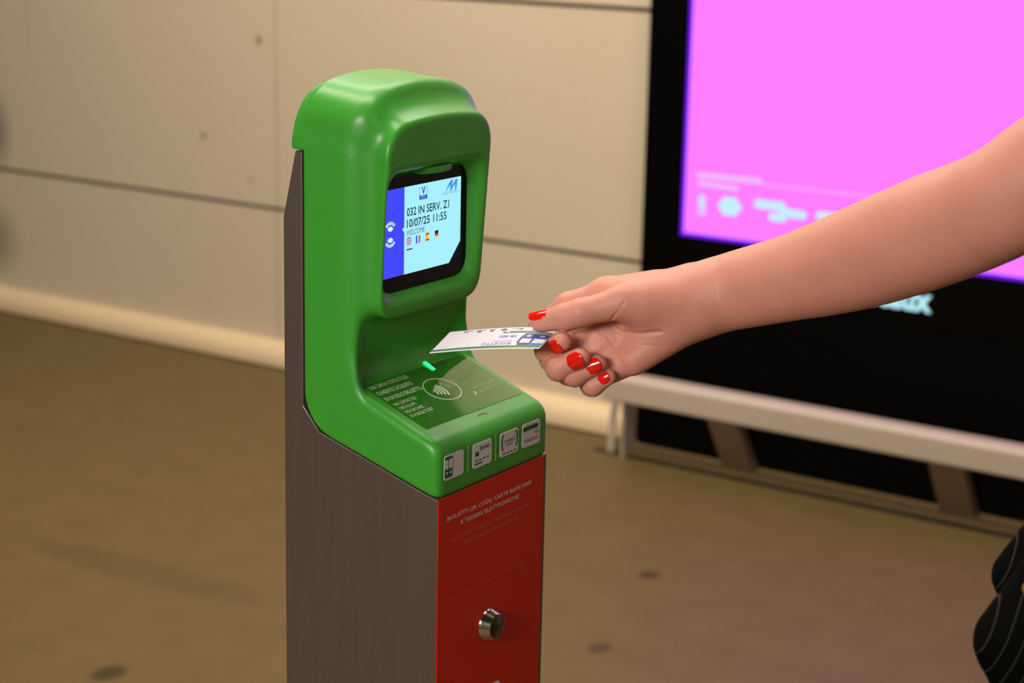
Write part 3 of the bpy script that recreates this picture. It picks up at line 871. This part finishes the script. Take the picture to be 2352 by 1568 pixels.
#@@PERSON
# ================================================================== PAPER TICKET
SC = 0.972
tFL, tBL, tFR = P(986, 811, 1.557 * SC), P(1037, 762, 1.612 * SC), P(1237, 800, 1.531 * SC)
tt = thing('paper_ticket', 'white paper ticket with green stripes and blue print, held above the green shelf', 'ticket', tuple(tFL))
tb_ = tBL - tFL; ta_ = tFR - tFL
TL, TWd = np.linalg.norm(ta_) , np.linalg.norm(tb_)
ta_ = ta_ / np.linalg.norm(ta_); tb_ = tb_ - ta_ * (tb_ @ ta_); tb_ /= np.linalg.norm(tb_); tn_ = np.cross(ta_, tb_)
TL *= 1.005
def tpt(s, t, h=0.0):       # s 0..1 along, t 0..1 front edge -> back edge; paper bows up a little
    bow = 0.0014 * math.sin(math.pi * min(max(s, 0), 1)) - 0.0030 * t * max(0.0, (s - 0.72) / 0.28) ** 2
    return tFL + ta_ * s * TL + tb_ * t * TWd + tn_ * (bow + h)
def tpoly(mb, pts, h=0.0002, n=14):     # polygon in (s,t) cut into strips so that it follows the bow
    s0 = min(p[0] for p in pts); s1 = max(p[0] for p in pts)
    mb.add([tpt(s, t, h) for s, t in pts], [tuple(range(len(pts)))])
def trect(mb, s0, t0, s1, t1, h=0.0002):
    n = max(1, int(math.ceil((s1 - s0) / 0.05)))
    V = []
    for i in range(n + 1):
        s = s0 + (s1 - s0) * i / n
        V += [tpt(s, t0, h), tpt(s, t1, h)]
    mb.add(V, [(2 * i, 2 * i + 2, 2 * i + 3, 2 * i + 1) for i in range(n)])
n = 40
V = []
for i in range(n + 1):
    for t, h in ((0, 0), (1, 0), (1, -0.00025), (0, -0.00025)):
        V.append(tpt(i / n, t, h))
Fc = [(4 * i + j, 4 * i + 4 + j, 4 * i + 4 + (j + 1) % 4, 4 * i + (j + 1) % 4) for i in range(n) for j in range(4)] + [(0, 1, 2, 3), (4 * n + 3, 4 * n + 2, 4 * n + 1, 4 * n)]
M_paper = mat('white_paper', rgb(236, 230, 240), rough=0.6, spec=0.3)
paper = mesh('paper', V, [f[::-1] for f in Fc], M_paper, tt)
M_tg = mat('ticket_green', rgb(72, 132, 92), rough=0.5); M_tb = mat('ticket_blue', rgb(52, 110, 205), rough=0.45); M_tp = mat('ticket_purple', rgb(66, 66, 160), rough=0.45)
M_tx = mat('ticket_lilac', rgb(140, 145, 225), rough=0.5); M_tgr = mat('ticket_grey', rgb(120, 118, 116), rough=0.5)
g = MB(); trect(g, 0.005, 0.045, 0.995, 0.135); g.build('green_stripe', M_tg, paper)
g = MB(); trect(g, 0.60, 0.735, 0.995, 0.815)
ct = [(0.60 + 0.0 - 0.055 * math.cos(a) * 1.0, 0.775 + 0.055 * math.sin(a)) for a in np.linspace(-math.pi / 2, math.pi / 2, 10)]
tpoly(g, ct); g.build('green_bar', M_tg, paper)
g = MB(); tpoly(g, [(0.592 + 0.026 * math.cos(a), 0.775 + 0.030 * math.sin(a)) for a in np.linspace(0, 2 * math.pi, 18, endpoint=False)], 0.0003); g.build('white_dot', M_paper, paper)
g = MB(); trect(g, 0.770, 0.15, 0.875, 0.70); tpoly(g, [(0.770, 0.22), (0.770, 0.63), (0.755, 0.60), (0.750, 0.50), (0.750, 0.30), (0.757, 0.22)]); g.build('purple_block', M_tp, paper)
g = MB(); trect(g, 0.875, 0.15, 0.995, 0.70); g.build('blue_block', M_tb, paper)
g = MB()
for s0, s1 in ((0.775, 0.865), (0.888, 0.990)):
    trect(g, s0, 0.25, s1, 0.45, 0.0003)
    cs_ = (s0 + s1) / 2
    tpoly(g, [(cs_ + 0.026 * math.cos(a), 0.580 + 0.05 * math.sin(a)) for a in np.linspace(0, 2 * math.pi, 18, endpoint=False)], 0.0003)
g.build('white_marks', M_paper, paper)
def ttext(s, s0, s1, t0, t1, m, bold=0.0):    # printed upside down as the photo shows
    v, f = textmesh(s, bold)
    x0, x1 = v[:, 0].min(), v[:, 0].max()
    V = [tpt(s1 - (q[0] - x0) / (x1 - x0) * (s1 - s0), t1 - q[1] / 0.7 * (t1 - t0), 0.0003) for q in v]
    mesh('printed_text', V, f, m, paper)
ttext('100 MIN', 0.55, 0.705, 0.50, 0.62, M_tx, 0.01)
ttext('BIGLIETTO', 0.44, 0.705, 0.175, 0.29, M_tx, 0.0)
ttext('URBANO INTEGRATO', 0.52, 0.70, 0.335, 0.38, M_tx, 0.0)
g = MB()
for (s0, s1, t0, t1) in ((0.145, 0.24, 0.925, 0.945), (0.16, 0.20, 0.86, 0.89), (0.265, 0.36, 0.925, 0.94), (0.285, 0.325, 0.84, 0.90), (0.40, 0.45, 0.91, 0.935), (0.405, 0.44, 0.835, 0.89), (0.60, 0.70, 0.915, 0.93), (0.675, 0.71, 0.895, 0.945), (0.80, 0.93, 0.84, 0.90)):
    trect(g, s0, t0, s1, t1)
g.build('grey_marks', M_tgr, paper)
g = MB(); tpoly(g, [(0.535 + 0.030 * math.cos(a), 0.90 + 0.045 * math.sin(a)) for a in np.linspace(0, 2 * math.pi, 20, endpoint=False)]); g.build('round_mark', mat('ticket_olive', rgb(96, 118, 92), rough=0.5), paper)

# ================================================================== PERSON
D0 = 1.525
def L(px, py, d):
    return np.array([(px - 1176.0) / F * d, (py - 784.0) / F * d, d])
def Hp(px, py, w):          # a joint of the hand: photo position, w photo-pixels behind the palm's reference depth
    return L(px, py, D0 + w * D0 / F)
PX = D0 / F
def toloc(p):
    return R.T @ (np.array(p, float) - CAM)
def axis(segs):
    out = [segs[0][0]]
    for a, b, st in segs:
        k = max(1, int(round((b - a) / st)))
        out += list(a + (b - a) * (np.arange(k) + 1) / k)
    return np.array(out)
gx_ = axis([(0.004, 0.165, 0.00075), (0.165, 0.172, 0.0009), (0.172, 0.180, 0.0011), (0.180, 0.192, 0.0014), (0.192, 0.400, 0.0017), (0.400, 0.44, 0.0026), (0.44, 0.80, 0.0065)])
gy_ = axis([(-0.56, -0.20, 0.0065), (-0.20, -0.082, 0.0017), (-0.082, -0.074, 0.0012), (-0.074, -0.067, 0.0009), (-0.067, 0.046, 0.00075), (0.046, 0.052, 0.0012), (0.052, 0.30, 0.0065)])
gz_ = axis([(0.98, 1.27, 0.0065), (1.27, 1.47, 0.0018), (1.47, 1.482, 0.0013), (1.482, 1.490, 0.001), (1.490, 1.582, 0.00075)])
D = np.full((len(gx_), len(gy_), len(gz_)), 0.05, np.float32)
def sub(lo, hi, mg):
    s = []
    for ax, a, b in ((gx_, lo[0], hi[0]), (gy_, lo[1], hi[1]), (gz_, lo[2], hi[2])):
        i0 = max(0, np.searchsorted(ax, a - mg) - 1); i1 = min(len(ax), np.searchsorted(ax, b + mg) + 1)
        s.append(slice(i0, i1))
    return tuple(s)
def grid(s):
    return (gx_[s[0]][:, None, None].astype(np.float32), gy_[s[1]][None, :, None].astype(np.float32), gz_[s[2]][None, None, :].astype(np.float32))
def capf(s, a, b, ra, rb, flat=1.0):
    x, y, z = grid(s)
    ba = b - a; ba2 = ba * np.array([1, 1, flat]); L2 = float(ba2 @ ba2)
    px_, py_, pz_ = x - a[0], y - a[1], (z - a[2]) * flat
    t = np.clip((px_ * ba2[0] + py_ * ba2[1] + pz_ * ba2[2]) / L2, 0, 1)
    d = np.sqrt((px_ - t * ba2[0]) ** 2 + (py_ - t * ba2[1]) ** 2 + (pz_ - t * ba2[2]) ** 2)
    return d - (ra + (rb - ra) * t)
def add(a, b, ra, rb, k, flat=1.0):
    a = np.array(a); b = np.array(b)
    m = max(ra, rb) + 0.012
    s = sub(np.minimum(a, b), np.maximum(a, b), m)
    D[s] = smin(D[s], capf(s, a, b, ra, rb, flat), k)
def ell(c, r, k, rot=None):
    c = np.array(c); r = np.array(r)
    s = sub(c - max(r), c + max(r), 0.012)
    x, y, z = grid(s)
    p = [x - c[0], y - c[1], z - c[2]]
    if rot is not None:
        p = [rot[i][0] * p[0] + rot[i][1] * p[1] + rot[i][2] * p[2] for i in range(3)]
    q = np.sqrt((p[0] / r[0]) ** 2 + (p[1] / r[1]) ** 2 + (p[2] / r[2]) ** 2)
    D[s] = smin(D[s], (q - 1) * float(min(r)), k)
def carve(a, b, r, k):
    a = np.array(a); b = np.array(b)
    s = sub(np.minimum(a, b), np.maximum(a, b), r + 0.006)
    D[s] = smax(D[s], -capf(s, a, b, r, r), k)
def chain(pts, k):          # pts: (point, radius m)
    for (a, ra), (b, rb) in zip(pts[:-1], pts[1:]):
        add(a, b, ra, rb, k)
def hc(pts, k):             # pts: (px, py, w, r px) in the hand
    chain([(Hp(p[0], p[1], p[2]), p[3] * PX) for p in pts], k)
# upper body core (inside the clothing), head and far arm, coarse
SH_R, SH_L = (0.69, 0.17, 1.375), (0.69, -0.13, 1.375)
add(toloc((0.69, 0.02, 1.36)), toloc((0.66, 0.02, 1.0)), 0.075, 0.08, 0.03)
add(toloc(SH_R), toloc(SH_L), 0.045, 0.045, 0.03)
add(toloc((0.69, 0.02, 1.36)), toloc((0.675, 0.02, 1.50)), 0.055, 0.048, 0.03)
ell(toloc((0.675, 0.02, 1.585)), (0.078, 0.105, 0.078), 0.01)
ell(toloc((0.625, 0.02, 1.535)), (0.045, 0.05, 0.045), 0.03)
add(toloc((0.597, 0.02, 1.585)), toloc((0.578, 0.02, 1.560)), 0.007, 0.010, 0.012)
add(toloc(SH_L), toloc((0.72, -0.20, 1.13)), 0.045, 0.038, 0.02)
# forearm and upper arm of the reaching arm
fa = np.array([(1580, 699, 1.532, 74, 1.45), (1627, 684, 1.529, 84, 1.40), (1690, 667, 1.520, 90, 1.34), (1815, 638, 1.490, 99, 1.22), (1910, 612, 1.466, 111, 1.16), (2016, 577, 1.438, 123, 1.12),
               (2141, 530, 1.402, 131, 1.10), (2248, 489, 1.372, 131, 1.08), (2325, 450, 1.350, 132, 1.06)])
el = L(2325, 450, 1.357)
up = [(np.array([0.405, -0.138, 1.322]), 0.0420), (np.array([0.500, -0.185, 1.275]), 0.0445), (toloc(SH_R), 0.050)]
nodes = [np.array([*L(a, b, d), r * d / F, fl]) for a, b, d, r, fl in fa] + [np.array([*p, r, 1.04]) for p, r in up]
nodes = np.array(nodes)
dense = []
for i in range(len(nodes) - 1):       # Catmull-Rom through the arm's cross-sections
    p0, p1, p2, p3 = nodes[max(i - 1, 0)], nodes[i], nodes[i + 1], nodes[min(i + 2, len(nodes) - 1)]
    for u in np.linspace(0, 1, 9)[:-1]:
        dense.append(0.5 * ((2 * p1) + (p2 - p0) * u + (2 * p0 - 5 * p1 + 4 * p2 - p3) * u * u + (3 * p1 - p0 - 3 * p2 + p3) * u ** 3))
dense.append(nodes[-1])
for a, b in zip(dense[:-1], dense[1:]):
    add(a[:3], b[:3], a[3], b[3], 0.0, float(a[4] + b[4]) / 2)
# palm: metacarpals, heel, thenar
mc = dict(i=(1392, 676, 46), m=(1378, 735, 52), r=(1388, 788, 46), p=(1412, 838, 32))
add(Hp(1625, 668, 8), Hp(*mc['i']), 50 * PX, 35 * PX, 0.014)
add(Hp(1610, 690, 10), Hp(*mc['m']), 50 * PX, 32 * PX, 0.020)
add(Hp(1605, 705, 10), Hp(*mc['r']), 44 * PX, 31 * PX, 0.008)
add(Hp(1600, 725, 6), Hp(*mc['p']), 42 * PX, 31 * PX, 0.008)
add(Hp(1600, 722, 0), Hp(1455, 826, 8), 48 * PX, 36 * PX, 0.009)          # hypothenar
add(Hp(1600, 690, -2), Hp(1480, 700, -28), 54 * PX, 52 * PX, 0.020)        # thenar
add(Hp(1500, 650, 18), Hp(1410, 668, 34), 22 * PX, 27 * PX, 0.010)
# fingers: each rooted at its knuckle, bent at two joints
FG = dict(
    index=[(*mc['i'], 35), (1305, 702, 62, 30), (1240, 752, 96, 25), (1254, 806, 12, 24), (1291, 784, -34, 23)],
    middle=[(*mc['m'], 32), (1268, 824, 34, 28), (1282, 846, -24, 27), (1332, 822, -52, 24)],
    ring=[(*mc['r'], 31), (1306, 855, 32, 28), (1320, 860, -20, 26), (1372, 836, -36, 22)],
    little=[(*mc['p'], 30), (1358, 884, 28, 24), (1362, 886, -6, 22), (1396, 866, -22, 19)])
for nm in ('index', 'middle', 'ring', 'little'):
    # each finger is grown on its own field so that neighbours stay apart, then joined at the palm only
    p = FG[nm]
    pp = [(Hp(q[0], q[1], q[2]), q[3] * PX) for q in p]
    lo = np.min([q[0] for q in pp], axis=0); hi = np.max([q[0] for q in pp], axis=0)
    s = sub(lo, hi, 0.016)
    f = None
    for (a, ra), (b, rb) in zip(pp[:-1], pp[1:]):
        c = capf(s, a, b, ra, rb)
        f = c if f is None else smin(f, c, 0.005)
    # blend wide at the knuckle, tight elsewhere
    x, y, z = grid(s)
    dk = np.sqrt((x - pp[0][0][0]) ** 2 + (y - pp[0][0][1]) ** 2 + (z - pp[0][0][2]) ** 2)
    w = np.clip(1 - (dk - 0.014) / 0.014, 0, 1)
    D[s] = np.where(w > 0, smin(D[s], f, 0.0008 + 0.009 * w), smin(D[s], f, 0.0008))
# thumb
TH = [(1545, 690, -14, 44), (1432, 694, -42, 38), (1335, 718, -36, 30), (1300, 728, -22, 29), (1243, 738, 2, 25)]
pp = [(Hp(q[0], q[1], q[2]), q[3] * PX) for q in TH]
lo = np.min([q[0] for q in pp], axis=0); hi = np.max([q[0] for q in pp], axis=0)
s = sub(lo, hi, 0.020)
f = None
for (a, ra), (b, rb) in zip(pp[:-1], pp[1:]):
    c = capf(s, a, b, ra, rb); f = c if f is None else smin(f, c, 0.006)
x, y, z = grid(s)
w = np.clip((x - Hp(1390, 0, 0)[0]) / 0.012, 0, 1)
D[s] = smin(D[s], f, 0.0012 + 0.008 * w)
# web between thumb and index
add(Hp(1440, 672, -4), Hp(1400, 690, 20), 24 * PX, 22 * PX, 0.010)
# creases: carved along the visible skin
def surf(px, py):
    w = -110.0
    while w < 120:
        p = Hp(px, py, w)
        i = np.searchsorted(gx_, p[0]); j = np.searchsorted(gy_, p[1]); k = np.searchsorted(gz_, p[2])
        if D[i, j, k] < 0.0001:
            return p
        w += 0.8
    return None
def crease(path, r=1.7, k=0.0008, lift=0.0006):
    pr = None
    dense = []
    for (a, b) in zip(path[:-1], path[1:]):
        n_ = max(2, int(math.hypot(b[0] - a[0], b[1] - a[1]) / 5))
        dense += [(a[0] + (b[0] - a[0]) * i / n_, a[1] + (b[1] - a[1]) * i / n_) for i in range(n_)]
    dense.append(path[-1])
    q = [surf(*p) for p in dense]
    n_ = len(q)
    out = []
    for i in range(n_ - 1):
        if q[i] is None or q[i + 1] is None or abs(q[i][2] - q[i + 1][2]) > 0.006:
            continue
        e = min(1.0, 4.0 * min(i + 0.5, n_ - 1 - i) / n_)
        out.append((q[i] - np.array([0, 0, lift]), q[i + 1] - np.array([0, 0, lift]), r * PX * (0.55 + 0.45 * e)))
    for a, b, rr in out:
        carve(a, b, rr, k)
crease([(1436, 690), (1422, 712), (1401, 738)], 1.7, 0.0016, 0.0004)
crease([(1360, 751), (1395, 772), (1412, 800), (1425, 832), (1446, 856)], 2.4, 0.0012)
crease([(1392, 742), (1425, 763), (1470, 768), (1520, 762)], 1.6, 0.0028, 0.0)
crease([(1316, 760), (1326, 780), (1327, 798)], 2.2, 0.0012)
crease([(1394, 855), (1410, 870)], 1.8, 0.0010)
crease([(1330, 672), (1336, 686)], 1.6, 0.0008)
crease([(1281, 696), (1290, 702)], 1.5, 0.0008)
crease([(1378, 652), (1380, 668)], 1.3, 0.0008)
crease([(1452, 832), (1475, 838)], 1.2, 0.0008)
crease([(1318, 708), (1324, 716)], 1.0, 0.0008)
print('person grid', D.shape)
Vn, Qn = surface_nets(D, gx_, gy_, gz_)
del D
Vw = CAM + Vn @ R.T
person = thing('person', 'person in dark pinstriped clothing reaching a bare arm with red nails toward the green validator', 'person', (0.66, 0.02, 0.0))
net_object('body', Vw, Qn, M_skin, person, relax=2)
# finger nails
def nail(a, b, r, nrm, length, beyond, half=0.95, label=None):
    a = Hp(*a); b = Hp(*b); r = r * PX
    ax = (b - a) / np.linalg.norm(b - a)
    nrm = np.array(nrm, float); nrm -= ax * (nrm @ ax); nrm /= np.linalg.norm(nrm)
    sd = np.cross(ax, nrm)
    V, Fc = [], []
    nu, nv = 12, 12
    for h in (0.0, -0.0007):
        for j in range(nv + 1):
            v = j / nv
            wd = (1 - abs(2 * v - 1) ** 3.2) ** (1 / 2.4) if 0 < v < 1 else 0.02
            s_ = -length * (1 - v) + beyond * v
            for i in range(nu + 1):
                ph = half * (2 * i / nu - 1) * wd
                rr = r * 1.02 + 0.0004 + h - 0.0012 * max(0, v - 0.55) * 1.2
                p = b + ax * s_ + (nrm * math.cos(ph) + sd * math.sin(ph)) * rr
                V.append(CAM + R @ p)
    o = (nu + 1) * (nv + 1)
    for j in range(nv):
        for i in range(nu):
            q = j * (nu + 1) + i
            Fc.append((q, q + 1, q + nu + 2, q + nu + 1)); Fc.append((o + q, o + q + nu + 1, o + q + nu + 2, o + q + 1))
    for j in range(nv):
        for i in (0, nu):
            q = j * (nu + 1) + i
            Fc.append((q, q + nu + 1, o + q + nu + 1, o + q))
    for i in range(nu):
        for j in (0, nv):
            q = j * (nu + 1) + i
            Fc.append((q, q + 1, o + q + 1, o + q))
    me = mesh('fingernail', V, Fc, M_nail, person, smooth=True, label=label)
    import bmesh
    bm = bmesh.new(); bm.from_mesh(me.data); bmesh.ops.recalc_face_normals(bm, faces=bm.faces); bm.to_mesh(me.data); bm.free()
nail((1300, 728, -22), (1243, 738, 2), 25, (0, -1, -0.66), 0.0095, 0.0085, 0.90, 'red thumbnail')
nail((1254, 806, 12), (1291, 784, -34), 23, (-0.25, 0.45, -1), 0.0090, 0.0035, 0.92, 'red fingernail beside the ticket')
nail((1282, 846, -24), (1332, 822, -52), 24, (-0.1, 0.15, -1), 0.0085, 0.0060, 0.92, 'red fingernail of the middle finger')
nail((1320, 860, -20), (1372, 836, -36), 22, (-0.1, 0.05, -1), 0.0080, 0.0050, 0.85, 'red fingernail half behind its neighbour')
nail((1362, 886, -6), (1396, 866, -22), 19, (-0.3, -0.2, -1), 0.0060, 0.0040, 0.80, 'small red fingernail of the little finger')
# --- clothing (pinstriped, full)
def cloth_mat():
    T = NT('pinstripe_cloth')
    b = T.b
    uv = T.n('ShaderNodeAttribute', _attribute_name='stripe')
    fr_ = T.n('ShaderNodeMath', _operation='FRACT'); T.l(uv.outputs['Fac'], fr_.inputs[0])
    cmp_ = T.n('ShaderNodeMath', _operation='COMPARE'); cmp_.inputs[1].default_value = 0.5; cmp_.inputs[2].default_value = 0.03
    T.l(fr_.outputs[0], cmp_.inputs[0])
    mx = T.n('ShaderNodeMix', _data_type='RGBA'); mx.inputs['A'].default_value = rgb(6, 6, 6); mx.inputs['B'].default_value = rgb(54, 54, 48)
    T.l(cmp_.outputs[0], mx.inputs['Factor']); T.l(mx.outputs['Result'], b.inputs['Base Color'])
    b.inputs['Roughness'].default_value = 0.9; b.inputs['Specular IOR Level'].default_value = 0.05
    return T.m
cxs = np.arange(0.40, 0.90, 0.006); cys = np.arange(-0.26, 0.30, 0.006); czs = np.concatenate([np.arange(0.03, 0.84, 0.015), np.arange(0.84, 1.44, 0.005)])
D = np.full((len(cxs), len(cys), len(czs)), 0.08, np.float32)
gx_, gy_, gz_ = cxs, cys, czs
def wadd(a, b, ra, rb, k):
    add(a, b, ra, rb, k)
ell((0.69, 0.02, 1.26), (0.105, 0.155, 0.15), 0.04)
ell((0.67, 0.02, 1.05), (0.10, 0.14, 0.19), 0.05)
ell((0.66, 0.02, 0.92), (0.125, 0.165, 0.14), 0.05)
add((0.69, 0.19, 1.365), (0.69, -0.15, 1.365), 0.052, 0.052, 0.03)
add((0.69, 0.19, 1.36), (0.625, 0.145, 1.335), 0.062, 0.066, 0.02)
add((0.69, -0.15, 1.36), (0.705, -0.185, 1.24), 0.060, 0.062, 0.02)
for sy in (-0.065, 0.10):
    add((0.66, sy, 0.90), (0.66, sy, 0.05), 0.095, 0.062, 0.02)
lob = [((2440, 1190, 1.29), (2347, 1325, 1.285), 62, 72), ((2450, 1290, 1.24), (2336, 1475, 1.235), 84, 100), ((2336, 1475, 1.235), (2420, 1680, 1.24), 96, 90), ((2520, 1230, 1.25), (2450, 1450, 1.26), 90, 120)]
for a, b, ra, rb in lob:
    A = CAM + R @ L(*a); B = CAM + R @ L(*b)
    add(A, B, ra * a[2] / F, rb * b[2] / F, 0.004)
Vn, Qn = surface_nets(D, gx_, gy_, gz_)
clo = net_object('clothing', Vn, Qn, cloth_mat(), person, relax=3)
clo['label'] = 'black clothing with fine pale pinstripes'
V2 = np.array([v.co[:] for v in clo.data.vertices])
loc = (V2 - CAM) @ R
d_ = loc[:, 2]
# stripes run down the cloth, bending with its folds
ac = R[:, 0] * 0.915 + R[:, 1] * 0.405
sv = (V2 @ ac + 0.9 * (V2[:, 2] - 1.02) ** 2 * (V2[:, 2] > 1.02) - 0.5 * (V2[:, 2] - 0.98) ** 2 * (V2[:, 2] < 0.98)) / 0.0092
at = clo.data.attributes.new('stripe', 'FLOAT', 'POINT'); at.data.foreach_set('value', sv.astype(np.float32))
del D
# --- hair, eyes, shoes, gilt button
hV, hF = [], []
cx_, cy_, cz_ = 0.690, 0.02, 1.590
nu, nv = 28, 16
for j in range(nv + 1):
    for i in range(nu):
        th = 2 * math.pi * i / nu
        ph = -1.25 + (1.25 + math.pi / 2) * j / nv
        fx = math.cos(ph) * math.cos(th)
        rr = 0.100 + 0.004 * math.sin(9 * th)
        x = cx_ + rr * fx * (1.0 if fx > 0 else 0.78)
        if fx < -0.30 and ph < 0.70: x = cx_ - 0.024
        hV.append((x, cy_ + rr * 0.92 * math.cos(ph) * math.sin(th), cz_ + (0.118 if ph > 0 else 0.20) * math.sin(ph)))
for j in range(nv):
    for i in range(nu):
        hF.append((j * nu + i, j * nu + (i + 1) % nu, (j + 1) * nu + (i + 1) % nu, (j + 1) * nu + i))
mesh('hair', hV, hF, mat('brown_hair', rgb(70, 44, 28), rough=0.6), person, smooth=True)
def ball(name, c, r, m, par, sc_=(1, 1, 1), label=None):
    V, Fc = [], []
    for j in range(11):
        ph = -math.pi / 2 + math.pi * j / 10
        for i in range(16):
            t_ = 2 * math.pi * i / 16
            V.append((c[0] + r * sc_[0] * math.cos(ph) * math.cos(t_), c[1] + r * sc_[1] * math.cos(ph) * math.sin(t_), c[2] + r * sc_[2] * math.sin(ph)))
    for j in range(10):
        for i in range(16):
            Fc.append((j * 16 + i, j * 16 + (i + 1) % 16, (j + 1) * 16 + (i + 1) % 16, (j + 1) * 16 + i))
    return mesh(name, V, Fc, m, par, smooth=True, label=label)
for sy in (-1, 1):
    ball('eye', (0.606, 0.02 + sy * 0.031, 1.590), 0.011, mat('eye_white', rgb(225, 220, 212), rough=0.2), person)
    ball('shoe', (0.625, 0.0175 + sy * 0.0825, 0.035), 0.035, mat('black_leather', rgb(18, 17, 17), rough=0.4), person, (3.2, 1.25, 1.0))
ball('lips', (0.583, 0.02, 1.532), 0.010, mat('lip', rgb(170, 70, 66), rough=0.4), person, (0.7, 2.0, 0.6))
bt = surf_pt = CAM + R @ L(2366, 1352, 1.207)
ball('button', tuple(bt), 0.0050, mat('gilt_button', rgb(214, 140, 40), rough=0.3, metal=0.6), person, label='small golden button')
